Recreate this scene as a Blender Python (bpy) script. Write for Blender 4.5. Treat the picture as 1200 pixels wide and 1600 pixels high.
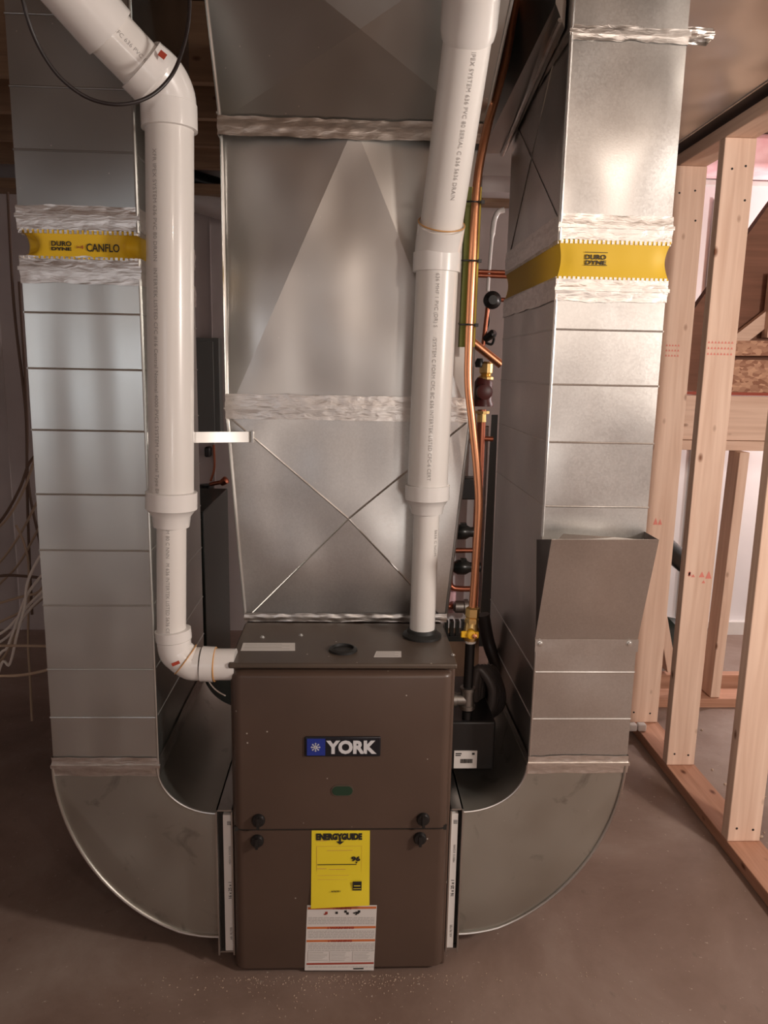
import bpy, bmesh, math, random
from mathutils import Vector, Matrix, noise
random.seed(4)
for o in list(bpy.data.objects): bpy.data.objects.remove(o, do_unlink=True)
SC = bpy.context.scene
COL = SC.collection
V = Vector

# ------------------------------------------------------------ camera
CAMPOS = V((0, 0, 1.55))
F_PX = 1200.0
_Y = V((-50, 225, -1200)).normalized()
_U = V((120, 6000, 1200)).normalized(); _U = (_U - _Y * _U.dot(_Y)).normalized()
_X = _Y.cross(_U)
ROT = Matrix((_X, _Y, _U))                     # camera axes -> world axes
cd = bpy.data.cameras.new('camera'); cam = bpy.data.objects.new('camera', cd); COL.objects.link(cam)
cd.sensor_fit = 'HORIZONTAL'; cd.sensor_width = 36; cd.lens = 36 * F_PX / 1200; cd.clip_start = .02; cd.clip_end = 60
M4 = ROT.to_4x4(); M4.translation = CAMPOS; cam.matrix_world = M4
SC.camera = cam
def ray(px, py): return ROT @ V((px - 600, 800 - py, -F_PX))
def P(px, py, Y):            # survey point on the vertical plane at depth Y
    d = ray(px, py); return CAMPOS + d * (Y / d.y)
def PZ(px, py, Z):
    d = ray(px, py); return CAMPOS + d * ((Z - CAMPOS.z) / d.z)

# ------------------------------------------------------------ world, lights, exposure
SC.view_settings.view_transform = 'Standard'; SC.view_settings.look = 'None'
SC.view_settings.gamma = 1; SC.view_settings.exposure = 0.43
SC.view_settings.use_curve_mapping = False
w = bpy.data.worlds.new('world'); SC.world = w; w.use_nodes = True
w.node_tree.nodes['Background'].inputs[0].default_value = (.8, .85, 1, 1)
w.node_tree.nodes['Background'].inputs[1].default_value = .03
def lamp(name, loc, power, col, radius, label):
    l = bpy.data.lights.new(name, 'POINT'); l.energy = power; l.color = col; l.shadow_soft_size = radius
    o = bpy.data.objects.new(name, l); o.location = loc; COL.objects.link(o); return o
lamp('utility_bulb', (2.1, .45, 1.8), 105, (1, .905, .82), .13, '')
lamp('stair_room_bulb', (3.0, 3.9, 1.9), 62, (1, .90, .86), .07, '')
lamp('rear_bulb', (1.05, -1.2, 2.3), 22, (1, .86, .74), .08, '')
lamp('reflection_fill', (.55, -1.1, 1.05), 9, (1, .95, .9), .16, '')  # added unseen lamp, gives the sheet metal its bright reflections
wl_ = bpy.data.lights.new('cool_fill', 'AREA'); wl_.energy = 9; wl_.color = (.80, .92, 1); wl_.shape = 'RECTANGLE'; wl_.size = 1.1; wl_.size_y = .8  # added cool area light, brightens the left duct with bluish reflections
wo = bpy.data.objects.new('cool_fill', wl_); wo.location = (-1.55, -2.42, 1.55); wo.rotation_euler = (math.radians(90), 0, 0); COL.objects.link(wo)
wo.rotation_euler = (math.radians(90), 0, math.radians(180))

# ------------------------------------------------------------ materials
MATS = {}
def base_mat(name):
    m = bpy.data.materials.new(name); m.use_nodes = True; MATS[name] = m
    return m, m.node_tree, m.node_tree.nodes['Principled BSDF']
def nd(t, typ, **kw):
    n = t.nodes.new(typ)
    for k, v in kw.items():
        if k in n.inputs: n.inputs[k].default_value = v
        else: setattr(n, k, v)
    return n
def coords(t, scale=(1, 1, 1), rot=(0, 0, 0)):
    tc = nd(t, 'ShaderNodeTexCoord'); mp = nd(t, 'ShaderNodeMapping')
    mp.inputs['Scale'].default_value = scale; mp.inputs['Rotation'].default_value = rot
    t.links.new(tc.outputs['Object'], mp.inputs['Vector']); return mp.outputs['Vector']
def ramp(t, fac, stops):
    r = nd(t, 'ShaderNodeValToRGB'); e = r.color_ramp.elements
    while len(e) < len(stops): e.new(.5)
    for i, (p, c) in enumerate(stops):
        e[i].position = p; e[i].color = (c, c, c, 1) if isinstance(c, (int, float)) else (*c, 1)
    t.links.new(fac, r.inputs[0]); return r.outputs[0]
def plain(name, col, rough=.5, metal=0, coat=0, spec=None):
    m, t, b = base_mat(name)
    b.inputs['Base Color'].default_value = (*col, 1); b.inputs['Roughness'].default_value = rough
    b.inputs['Metallic'].default_value = metal; b.inputs['Coat Weight'].default_value = coat
    return m
def bump(t, b, h, strength, dist=.01, prev=None):
    n = nd(t, 'ShaderNodeBump', Strength=strength, Distance=dist)
    t.links.new(h, n.inputs['Height'])
    if prev: t.links.new(prev, n.inputs['Normal'])
    t.links.new(n.outputs[0], b.inputs['Normal']); return n.outputs[0]
def galv(name, lo, hi, rough=.34, canning=.5, spangle=.5, dirt=0.0, vs=2.2, metal=1, st=(1, 1, .8)):
    m, t, b = base_mat(name); L = t.links
    b.inputs['Metallic'].default_value = metal
    c = coords(t)
    vo = nd(t, 'ShaderNodeTexVoronoi', Scale=230.0); L.new(c, vo.inputs['Vector'])
    n1 = nd(t, 'ShaderNodeTexNoise', Scale=6.0, Detail=5.0 if spangle > .2 else 1.5); L.new(c, n1.inputs['Vector'])
    mx = nd(t, 'ShaderNodeMix', data_type='FLOAT', Factor=spangle * .5)
    L.new(n1.outputs[0], mx.inputs[2]); L.new(vo.outputs['Color'] if spangle > .2 else n1.outputs[0], mx.inputs[3])
    colr = ramp(t, mx.outputs[0], [(.25, lo), (.75, hi)])
    sp = nd(t, 'ShaderNodeTexVoronoi', Scale=26.0); L.new(c, sp.inputs['Vector'])
    spk = ramp(t, sp.outputs['Distance'], [(.03, .8), (.045, 0)])
    m2 = nd(t, 'ShaderNodeMix', data_type='RGBA'); L.new(spk, m2.inputs[0]); L.new(colr, m2.inputs[6]); m2.inputs[7].default_value = (.75, .72, .68, 1)
    last = m2.outputs[2]
    if dirt:
        dn = nd(t, 'ShaderNodeTexNoise', Scale=9.0, Detail=6.0, Distortion=1.5); L.new(c, dn.inputs['Vector'])
        df = ramp(t, dn.outputs[0], [(.60, 0), (.72, dirt)])
        m3 = nd(t, 'ShaderNodeMix', data_type='RGBA'); L.new(df, m3.inputs[0]); L.new(last, m3.inputs[6]); m3.inputs[7].default_value = (.10, .085, .07, 1)
        last = m3.outputs[2]
    L.new(last, b.inputs['Base Color'])
    rr = nd(t, 'ShaderNodeMapRange'); L.new(mx.outputs[0], rr.inputs[0])
    rr.inputs[1].default_value = .2; rr.inputs[2].default_value = .8; rr.inputs[3].default_value = max(rough - .05, .29); rr.inputs[4].default_value = rough + .08
    L.new(rr.outputs[0], b.inputs['Roughness'])
    big = nd(t, 'ShaderNodeTexNoise', Scale=vs, Detail=1.0); L.new(coords(t, st), big.inputs['Vector'])
    p = bump(t, b, big.outputs[0], canning, .06)
    if spangle > .2: bump(t, b, vo.outputs['Distance'], .03 * spangle, .002, p)
    return m
galv('galv_bright', (.57, .555, .535), (.69, .675, .65), .31, .75, .5, vs=3.0)
galv('galv_left', (.66, .68, .66), (.74, .76, .73), .29, .42, .10, st=(2.6, 1, .34))
galv('galv_plain', (.56, .54, .515), (.66, .64, .61), .32, .8, .10, vs=2.8)
galv('galv_elbow', (.46, .45, .405), (.54, .53, .48), .44, .25, .15, dirt=.35)
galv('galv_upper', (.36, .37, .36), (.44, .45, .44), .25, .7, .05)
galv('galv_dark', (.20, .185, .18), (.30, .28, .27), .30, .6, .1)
def foil(name, lo, hi):
    m, t, b = base_mat(name); L = t.links
    b.inputs['Metallic'].default_value = 1
    n1 = nd(t, 'ShaderNodeTexNoise', Scale=60.0, Detail=4.0, Distortion=.8); L.new(coords(t, (.5, .5, 1.6)), n1.inputs['Vector'])
    L.new(ramp(t, n1.outputs[0], [(.3, lo), (.7, hi)]), b.inputs['Base Color'])
    b.inputs['Roughness'].default_value = .34
    bump(t, b, n1.outputs[0], .30, .004)
    return m
foil('foil', (.66, .62, .58), (.86, .82, .78))
def paint(name, col, rough, speck=.0, sc=70.0):
    m, t, b = base_mat(name); L = t.links
    n1 = nd(t, 'ShaderNodeTexVoronoi', Scale=sc * .28); L.new(coords(t), n1.inputs['Vector'])
    n2 = nd(t, 'ShaderNodeTexNoise', Scale=4.0, Detail=3.0); L.new(coords(t), n2.inputs['Vector'])
    f = ramp(t, n1.outputs['Distance'], [(.025, speck), (.05, 0)])
    cb = ramp(t, n2.outputs[0], [(.3, tuple(c * .9 for c in col)), (.7, tuple(c * 1.12 for c in col))])
    mx = nd(t, 'ShaderNodeMix', data_type='RGBA'); L.new(f, mx.inputs[0]); L.new(cb, mx.inputs[6]); mx.inputs[7].default_value = (.55, .5, .44, 1)
    L.new(mx.outputs[2], b.inputs['Base Color']); b.inputs['Roughness'].default_value = rough
    n3 = nd(t, 'ShaderNodeTexNoise', Scale=400.0); L.new(coords(t), n3.inputs['Vector']); bump(t, b, n3.outputs[0], .05, .001)
    return m
paint('furnace_brown', (.086, .054, .040), .34, .8)
paint('furnace_top', (.088, .064, .048), .42, .9, 60.0)
def wood(name, lo, hi, axis='Z', knots=True):
    m, t, b = base_mat(name); L = t.links
    s = {'Z': (18, 18, .9), 'Y': (18, .9, 18), 'X': (.9, 18, 18)}[axis]
    n1 = nd(t, 'ShaderNodeTexNoise', Scale=2.2, Detail=5.0, Distortion=.6); L.new(coords(t, s), n1.inputs['Vector'])
    c = ramp(t, n1.outputs[0], [(.28, lo), (.72, hi)])
    if knots:
        ks = {'Z': (1, 1, .55), 'Y': (1, .55, 1), 'X': (.55, 1, 1)}[axis]
        vo = nd(t, 'ShaderNodeTexVoronoi', Scale=11.0); L.new(coords(t, ks), vo.inputs['Vector'])
        f = ramp(t, vo.outputs['Distance'], [(.05, 1), (.13, 0)])
        mx = nd(t, 'ShaderNodeMix', data_type='RGBA'); L.new(f, mx.inputs[0]); L.new(c, mx.inputs[6]); mx.inputs[7].default_value = (lo[0] * .35, lo[1] * .22, lo[2] * .15, 1)
        c = mx.outputs[2]
    L.new(c, b.inputs['Base Color']); b.inputs['Roughness'].default_value = .7
    bump(t, b, n1.outputs[0], .12, .004)
    return m
for ax in 'XYZ': wood('pine_' + ax, (.66, .44, .325), (.83, .61, .48), ax)
wood('plate_wood', (.36, .17, .10), (.55, .30, .20), 'Y')
wood('plate_wood_X', (.36, .17, .10), (.55, .30, .20), 'X')
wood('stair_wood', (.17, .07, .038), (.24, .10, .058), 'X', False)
wood('joist_wood', (.20, .12, .07), (.32, .20, .12), 'X')
def osb(name):
    m, t, b = base_mat(name); L = t.links
    vo = nd(t, 'ShaderNodeTexVoronoi', Scale=42.0); L.new(coords(t, (1, 1, 1.8)), vo.inputs['Vector'])
    L.new(ramp(t, vo.outputs['Color'], [(.2, (.30, .13, .075)), (.8, (.62, .36, .23))]), b.inputs['Base Color'])
    b.inputs['Roughness'].default_value = .75; return m
osb('osb')
def concrete():
    m, t, b = base_mat('concrete'); L = t.links
    n1 = nd(t, 'ShaderNodeTexNoise', Scale=1.6, Detail=7.0, Roughness=.62, Distortion=.4); L.new(coords(t), n1.inputs['Vector'])
    c = ramp(t, n1.outputs[0], [(.28, (.145, .088, .066)), (.5, (.225, .155, .125)), (.75, (.34, .265, .225))])
    n2 = nd(t, 'ShaderNodeTexNoise', Scale=85.0, Detail=3.0); L.new(coords(t), n2.inputs['Vector'])
    f = ramp(t, n2.outputs[0], [(.70, 0), (.78, .7)])
    mx = nd(t, 'ShaderNodeMix', data_type='RGBA'); L.new(f, mx.inputs[0]); L.new(c, mx.inputs[6]); mx.inputs[7].default_value = (.6, .52, .44, 1)
    n3 = nd(t, 'ShaderNodeTexNoise', Scale=30.0, Detail=4.0); L.new(coords(t, (1, .6, 1)), n3.inputs['Vector'])
    f3 = ramp(t, n3.outputs[0], [(.66, 0), (.78, .45)])
    m3 = nd(t, 'ShaderNodeMix', data_type='RGBA'); L.new(f3, m3.inputs[0]); L.new(mx.outputs[2], m3.inputs[6]); m3.inputs[7].default_value = (.10, .075, .06, 1)
    L.new(m3.outputs[2], b.inputs['Base Color'])
    b.inputs['Roughness'].default_value = .62
    bump(t, b, n2.outputs[0], .15, .004); return m
concrete()
def wallmat(name, lo, hi, sc=3.0, rough=.6):
    m, t, b = base_mat(name); L = t.links
    n1 = nd(t, 'ShaderNodeTexNoise', Scale=sc, Detail=4.0); L.new(coords(t), n1.inputs['Vector'])
    L.new(ramp(t, n1.outputs[0], [(.3, lo), (.7, hi)]), b.inputs['Base Color']); b.inputs['Roughness'].default_value = rough
    bump(t, b, n1.outputs[0], .15, .02); return m
wallmat('wall_grey', (.46, .41, .40), (.56, .51, .50))
wallmat('wall_white', (.70, .68, .70), (.82, .80, .81), 2.0)
wallmat('pink_batt', (.80, .45, .50), (.95, .68, .72), 9.0, .9)
wallmat('ceiling_board', (.16, .10, .07), (.26, .17, .11), 5.0, .8)
wallmat('block_wall', (.62, .60, .58), (.74, .71, .69), 8.0, .9)
plain('pvc', (.80, .765, .73), .28, coat=.2)
plain('pvc_fit', (.83, .80, .775), .24, coat=.3)
plain('pvc_grey', (.55, .52, .51), .4)
plain('ink_grey', (.36, .335, .32), .6)
plain('pipe_print', (.38, .355, .34), .6)
plain('ink_black', (.02, .018, .016), .6)
plain('ink_red', (.45, .06, .03), .5)
plain('primer', (.62, .33, .12), .4)
plain('yellow_fabric', (.78, .50, .02), .55)
plain('yellow_plastic', (.72, .60, .08), .5)
plain('green_plastic', (.20, .24, .045), .5)
plain('copper', (.86, .40, .22), .36, 1)
plain('copper_dull', (.42, .15, .09), .4, 1)
plain('brass', (.85, .60, .25), .3, 1)
plain('valve_yellow', (.85, .48, .02), .4)
plain('black_plastic', (.014, .013, .013), .35)
plain('black_rubber', (.02, .019, .018), .5)
plain('black_iron', (.035, .033, .033), .38, .7)
plain('iron_grey', (.32, .30, .28), .42, 1)
plain('abs_black', (.012, .014, .013), .3)
plain('panel_grey', (.13, .135, .125), .45)
plain('dark_cabinet', (.015, .022, .018), .35)
plain('label_white', (.72, .68, .65), .5)
plain('label_yellow', (.86, .68, .03), .5)
plain('label_orange', (.62, .17, .05), .5)
plain('label_red', (.36, .05, .03), .5)
plain('badge_black', (.012, .013, .018), .25)
plain('badge_blue', (.02, .04, .28), .3)
plain('badge_silver', (.80, .81, .84), .3, .2)
plain('cable_black', (.02, .014, .014), .4)
plain('cable_white', (.72, .66, .60), .45)
plain('cable_beige', (.42, .31, .22), .5)
plain('cable_brown', (.14, .085, .06), .6)
plain('glass_green', (.02, .05, .03), .08)
plain('screw_zinc', (.7, .7, .68), .3, 1)
plain('shade_black', (.03, .02, .016), .5)  # shade colour for the gap beside the trunk and the floor shadow
plain('red_trim', (.33, .05, .02), .6)
plain('dust', (.45, .34, .26), .9)
plain('stamp_red', (.75, .25, .20), .8)
plain('pump_red', (.10, .02, .018), .4)

# ------------------------------------------------------------ builders
def link_mesh(name, bm, mat, parent=None, smooth=False, bevel=0, angle=40):
    me = bpy.data.meshes.new(name)
    bmesh.ops.recalc_face_normals(bm, faces=bm.faces)
    bm.to_mesh(me); bm.free()
    me.materials.append(MATS[mat])
    if smooth:
        for p in me.polygons: p.use_smooth = True
        me.set_sharp_from_angle(angle=math.radians(angle))
    o = bpy.data.objects.new(name, me); COL.objects.link(o)
    if parent is not None:
        r = parent
        while r.parent: r = r.parent
        me.transform(Matrix.Translation(-r.location)); o.parent = parent
    else:
        vs = [v.co for v in me.vertices]
        c = V(((min(v.x for v in vs) + max(v.x for v in vs)) / 2, (min(v.y for v in vs) + max(v.y for v in vs)) / 2, min(v.z for v in vs)))
        me.transform(Matrix.Translation(-c)); o.location = c
    if bevel:
        b = o.modifiers.new('bevel', 'BEVEL'); b.width = bevel; b.segments = 3; b.limit_method = 'ANGLE'; b.angle_limit = math.radians(35)
        for p in me.polygons: p.use_smooth = True
        me.set_sharp_from_angle(angle=math.radians(60))
    return o
def tag(o, label=None, cat=None, group=None, kind=None):
    if label: o['label'] = label
    if cat: o['category'] = cat
    if group: o['group'] = group
    if kind: o['kind'] = kind
    return o
def thing(name, loc, label, cat, group=None):
    o = bpy.data.objects.new(name, None); o.empty_display_size = .05; COL.objects.link(o); o.location = loc
    return tag(o, label, cat, group)
def BM(): return bmesh.new()
def hexa(bm, p):     # 8 points: bottom 4 ccw, top 4 ccw
    v = [bm.verts.new(q) for q in p]
    for f in ((0, 3, 2, 1), (4, 5, 6, 7), (0, 1, 5, 4), (1, 2, 6, 5), (2, 3, 7, 6), (3, 0, 4, 7)): bm.faces.new([v[i] for i in f])
    return v
def box(bm, x0, x1, y0, y1, z0, z1):
    return hexa(bm, [(x0, y0, z0), (x1, y0, z0), (x1, y1, z0), (x0, y1, z0), (x0, y0, z1), (x1, y0, z1), (x1, y1, z1), (x0, y1, z1)])
def frust(bm, a, b):   # a,b=(x0,x1,y0,y1,z)
    return hexa(bm, [(a[0], a[2], a[4]), (a[1], a[2], a[4]), (a[1], a[3], a[4]), (a[0], a[3], a[4]), (b[0], b[2], b[4]), (b[1], b[2], b[4]), (b[1], b[3], b[4]), (b[0], b[3], b[4])])
def frame_of(d):
    d = d.normalized(); u = V((0, 0, 1)) if abs(d.z) < .9 else V((0, 1, 0))
    a = d.cross(u).normalized(); return a, d.cross(a).normalized()
def bar(bm, p0, p1, wdt, thk, up=V((0, -1, 0))):   # rectangular bar, thk along 'up'
    p0, p1 = V(p0), V(p1); d = (p1 - p0).normalized(); s = d.cross(up).normalized(); u = s.cross(d).normalized()
    q = []
    for p in (p0, p1):
        for a, b in ((-1, -1), (1, -1), (1, 1), (-1, 1)): q.append(p + s * a * wdt / 2 + u * b * thk / 2)
    hexa(bm, q)
def lathe(bm, p0, d, prof, seg=32, cap=True):
    p0, d = V(p0), V(d).normalized(); a, b = frame_of(d); rings = []
    for t, r in prof:
        rings.append([bm.verts.new(p0 + d * t + (a * math.cos(2 * math.pi * i / seg) + b * math.sin(2 * math.pi * i / seg)) * max(r, 1e-4)) for i in range(seg)])
    for A, B in zip(rings, rings[1:]):
        for i in range(seg): bm.faces.new((A[i], A[(i + 1) % seg], B[(i + 1) % seg], B[i]))
    if cap: bm.faces.new(rings[0][::-1]); bm.faces.new(rings[-1])
def cyl(bm, p0, p1, r, seg=24, r1=None):
    p0, p1 = V(p0), V(p1); L = (p1 - p0).length; lathe(bm, p0, p1 - p0, [(0, r), (L, r if r1 is None else r1)], seg)
def spline(pts, n=10):
    pts = [V(p) for p in pts]; out = []
    q = [pts[0] * 2 - pts[1]] + pts + [pts[-1] * 2 - pts[-2]]
    for i in range(1, len(q) - 2):
        for k in range(n):
            t = k / n; a, b, c, d = q[i - 1], q[i], q[i + 1], q[i + 2]
            out.append(.5 * ((2 * b) + (-a + c) * t + (2 * a - 5 * b + 4 * c - d) * t * t + (-a + 3 * b - 3 * c + d) * t ** 3))
    return out + [pts[-1]]
def tube(bm, pts, r, seg=12):
    pts = [V(p) for p in pts]; a = None; rings = []
    for i, p in enumerate(pts):
        d = ((pts[min(i + 1, len(pts) - 1)]) - pts[max(i - 1, 0)]).normalized()
        if a is None: a, _ = frame_of(d)
        a = (a - d * a.dot(d)).normalized(); b = d.cross(a)
        rr = r[i] if isinstance(r, (list, tuple)) else r
        rings.append([bm.verts.new(p + (a * math.cos(2 * math.pi * k / seg) + b * math.sin(2 * math.pi * k / seg)) * rr) for k in range(seg)])
    for A, B in zip(rings, rings[1:]):
        for i in range(seg): bm.faces.new((A[i], A[(i + 1) % seg], B[(i + 1) % seg], B[i]))
    bm.faces.new(rings[0][::-1]); bm.faces.new(rings[-1])
def prism(bm, poly, y0, y1):    # poly list of (x,z)
    a = [bm.verts.new((x, y0, z)) for x, z in poly]; b = [bm.verts.new((x, y1, z)) for x, z in poly]
    n = len(poly); bm.faces.new(a); bm.faces.new(b[::-1])
    for i in range(n): bm.faces.new((a[i], b[i], b[(i + 1) % n], a[(i + 1) % n]))
def part(name, mat, parent, fn, split=False, **kw):
    bm = BM(); fn(bm)
    if not split: return link_mesh(name, bm, mat, parent, **kw)
    seen = set(); out = []
    for v0 in bm.verts:                      # one part for each connected piece
        if v0 in seen: continue
        st = [v0]; seen.add(v0); isl = []; nb = BM(); mp = {}
        while st:
            v = st.pop(); isl.append(v)
            for e in v.link_edges:
                u = e.other_vert(v)
                if u not in seen: seen.add(u); st.append(u)
        fs = []
        for v in isl: mp[v] = nb.verts.new(v.co)
        fset = {f for v in isl for f in v.link_faces}
        for f in bm.faces:
            if f in fset: nb.faces.new([mp[v] for v in f.verts])
        out.append(link_mesh(name, nb, mat, parent, **kw))
    bm.free(); return out
def text_bm(s, size, bold=0.0, squash=1.0, align='LEFT', depth=.0004, space=1.0):
    c = bpy.data.curves.new('t', 'FONT'); c.body = s; c.size = size; c.offset = bold; c.extrude = depth; c.align_x = align; c.space_character = space
    c.resolution_u = 3
    o = bpy.data.objects.new('t', c); COL.objects.link(o)
    dg = bpy.context.evaluated_depsgraph_get(); me = bpy.data.meshes.new_from_object(o.evaluated_get(dg))
    bm = BM(); bm.from_mesh(me); bpy.data.objects.remove(o); bpy.data.meshes.remove(me); bpy.data.curves.remove(c)
    for v in bm.verts: v.co.x *= squash
    return bm
def text(name, s, size, mat, parent, origin, xdir=V((1, 0, 0)), ydir=V((0, 0, 1)), **kw):
    bm = text_bm(s, size, **kw); n = xdir.cross(ydir)
    for v in bm.verts: v.co = V(origin) + xdir * v.co.x + ydir * v.co.y + n * v.co.z
    return link_mesh(name, bm, mat, parent)
def text_fit(name, s, x0, x1, size, mat, parent, y, z, **kw):   # centred between x0 and x1 on a front face
    bm = text_bm(s, size, **kw); xs = [v.co.x for v in bm.verts]; a, b = min(xs), max(xs); k = (x1 - x0) / (b - a)
    for v in bm.verts: v.co = V((x0 + (v.co.x - a) * k, y - v.co.z, z + v.co.y))
    return link_mesh(name, bm, mat, parent)
def text_on_pipe(s, size, p0, p1, r, ang, mat, parent, start=0.0, maxlen=None):
    """print running down a straight pipe; ang = angle from the side facing the viewer"""
    p0, p1 = V(p0), V(p1); d = (p1 - p0).normalized(); L = (p1 - p0).length
    f = V((0, -1, 0)); f = (f - d * f.dot(d)).normalized(); s_ = f.cross(d)
    bm = text_bm(s, size, bold=0, space=1.05, depth=0); dele = []
    for v in bm.verts:
        t = start + v.co.x; a = ang + (v.co.y - size * .35) / r
        if t > (maxlen or L): dele.append(v)
        v.co = p0 + d * t + (f * math.cos(a) + s_ * math.sin(a)) * (r + .0006)
    bmesh.ops.delete(bm, geom=dele, context='VERTS')
    return link_mesh('printed_lettering', bm, mat, parent)

# ------------------------------------------------------------ setting
def struct(name, mat, fn, **kw):
    return tag(part(name, mat, None, fn, **kw), kind='structure')
struct('floor', 'concrete', lambda b: box(b, -2.8, 4.4, -3.2, 4.6, -.1, 0))
struct('ceiling', 'ceiling_board', lambda b: box(b, -2.8, 4.4, -3.2, 4.6, 2.78, 2.86))
def wb(b):
    box(b, -2.8, 1.2, 4.4, 4.5, 0, 2.78)
    for x in (-2.1, -1.93, -1.5, -.78, .3, .9): box(b, x, x + .006, 4.392, 4.402, 0, 2.5)
struct('wall_back', 'wall_grey', wb)
struct('wall_back_right', 'wall_white', lambda b: box(b, 1.2, 4.4, 4.4, 4.5, .08, 2.62))
struct('trim_1', 'block_wall', lambda b: box(b, 1.2, 4.4, 4.36, 4.52, 0, .08))
struct('wall_left', 'wall_grey', lambda b: box(b, -2.8, -2.7, -3.2, 4.5, 0, 2.78))
struct('wall_right', 'wall_white', lambda b: box(b, 4.3, 4.4, -3.2, 4.5, 0, 2.78))
struct('wall_front', 'wall_grey', lambda b: box(b, -2.8, 4.4, -2.6, -2.5, 0, 2.78))
bt = tag(part('insulation_batt', 'pink_batt', None, lambda b: box(b, 1.25, 4.2, 4.15, 4.39, 2.60, 2.78), bevel=.03),
         'pink fibreglass batt above the white back wall', 'insulation')
# insulation facing seams on the white wall
struct('trim_2', 'block_wall', lambda b: [box(b, 1.98, 1.992, 4.39, 4.402, .1, 2.5), box(b, 1.2, 4.3, 4.388, 4.402, 2.575, 2.60), box(b, 1.95, 2.2, 4.388, 4.402, 1.75, 1.765)])

struct('added_window_1', 'label_white', lambda b: [box(b, -2.16, -.94, -2.50, -2.43, z, z + .06) for z in (1.09, 1.95)] + [box(b, x, x + .06, -2.50, -2.43, 1.15, 1.95) for x in (-2.16, -1.0)])  # added frame, unseen behind the camera, to carry the cool area light
# ceiling joists (run left to right)
for i, y in enumerate((4.15, 3.75, 3.35, 2.95)):
    tag(part('ceiling_joist', 'joist_wood', None, lambda b: box(b, -2.65, .22, y - .02, y + .02, 2.52, 2.775)),
        'dark wooden ceiling joist behind the ducts', 'joist', 'ceiling joists behind the ducts')
tag(part('sill_plate', 'joist_wood', None, lambda b: box(b, -2.65, 1.15, 4.24, 4.38, 2.42, 2.47)), 'brown wooden plate along the top of the back wall', 'beam')

# ------------------------------------------------------------ stud wall on the right
SX0, SX1 = 1.25, 1.36
def stud(y0, label, ext=0, SX0=SX0):
    t = thing('wall_stud', (SX0 + .05, y0, .042), label, 'stud', 'studs of the right partition')
    part('board', 'pine_Z', t, lambda b: box(b, SX0, SX1, y0, y0 + .043, .043, 2.340), bevel=.003)
    def nails(b):
        for (fx, z) in ((.25, .09), (.75, .085), (.3, 2.24), (.72, 2.25), (.8, 2.14)):
            lathe(b, (SX0 + (SX1 - SX0) * fx, y0 + .002, z), (0, -1, 0), [(0, .004), (.003, .004), (.004, .001)], 8)
    part('nail_head', 'black_iron', t, nails, split=True)
    return t
s1 = stud(3.10, 'pine stud partly hidden by the right duct, farthest in the partition', SX0=1.215)
s2 = stud(2.73, 'full-height pine stud with a red ink triangle at mid height')
s3 = stud(2.235, 'pine stud at the right edge of the picture, nearest in the partition')
def stamp(t, y0, items):
    def f(b):
        for x, z, w_, h_ in items:
            v = [b.verts.new(q) for q in ((x, y0 - .0008, z), (x + w_, y0 - .0008, z), (x + w_ * .5, y0 - .0008, z + h_))]; b.faces.new(v)
    part('ink_stamp', 'stamp_red', t, f)
stamp(s2, 2.73, [(1.305, .805, .022, .022), (1.33, .80, .024, .03), (1.318, .782, .014, .012), (1.262, .81, .014, .02), (1.275, .805, .016, .012), (1.262, .825, .012, -.02)])
stamp(s2, 2.73, [(1.255 + .012 * k, 1.62 + .02 * j, .009, .009) for k in range(8) for j in range(3)])
stamp(s1, 3.10, [(1.255 + .012 * k, 1.62 + .02 * j, .009, .009) for k in range(5) for j in range(3)])
stamp(s1, 3.10, [(1.265, .93, .02, .03), (1.285, .93, .018, .025)])
tag(part('bottom_plate', 'plate_wood', None, lambda b: box(b, SX0, SX1 + .005, 1.1, 3.5, .0, .042), bevel=.003),
    'reddish treated plank on the concrete floor under the pine studs', 'plank')
tag(part('top_plate', 'pine_Y', None, lambda b: box(b, SX0, SX1, 1.1, 3.5, 2.341, 2.386), bevel=.003),
    'horizontal pine plate across the stud tops under the ceiling duct', 'plank')
tag(part('gap_shade_strip', 'shade_black', None, lambda b: box(b, 1.215, 1.30, 1.1, 3.6, 2.40, 2.49)), 'dark strip standing for the shaded gap beside the overhead duct above the top plate', 'strip')  # dark box stands in for the shaded gap beside the trunk
# far partition at the stair
YB = 3.42
tag(part('stair_bottom_plate', 'plate_wood_X', None, lambda b: box(b, 1.40, 3.2, YB - .08, YB + .04, 0.0, .045), bevel=.003),
    'reddish plank on the floor across the room behind the partition', 'plank')
tag(part('stair_bottom_plank', 'plate_wood_X', None, lambda b: box(b, 1.40, 3.2, YB + .10, YB + .15, 0.0, .09), bevel=.003),
    'second reddish plank on edge, just behind the far floor plank', 'plank')
b_ = thing('stair_beam', (2.2, YB, 1.22), 'wide horizontal pine beam below the stair landing', 'beam')
part('board', 'pine_X', b_, lambda b: box(b, 1.385, 3.2, YB, YB + .045, 1.26, 1.46), bevel=.003)
part('lower_edge', 'pine_X', b_, lambda b: box(b, 1.385, 3.2, YB - .015, YB + .09, 1.215, 1.258), bevel=.002)
tag(part('stair_stud', 'pine_Z', None, lambda b: hexa(b, [(1.715, YB - .07, .047), (1.76, YB - .07, .047), (1.76, YB + .035, .047), (1.715, YB + .035, .047), (1.735, YB - .07, 1.213), (1.78, YB - .07, 1.213), (1.78, YB + .035, 1.213), (1.735, YB + .035, 1.213)]), bevel=.003),
    'orange-brown stud standing below the stair beam', 'stud')
tag(part('diagonal_brace', 'pine_Z', None, lambda b: bar(b, (1.37, 3.53, .95), (1.58, 3.53, .12), .045, .09), bevel=.003),
    'slanting pine brace behind the partition near the black pipe', 'brace')
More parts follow.
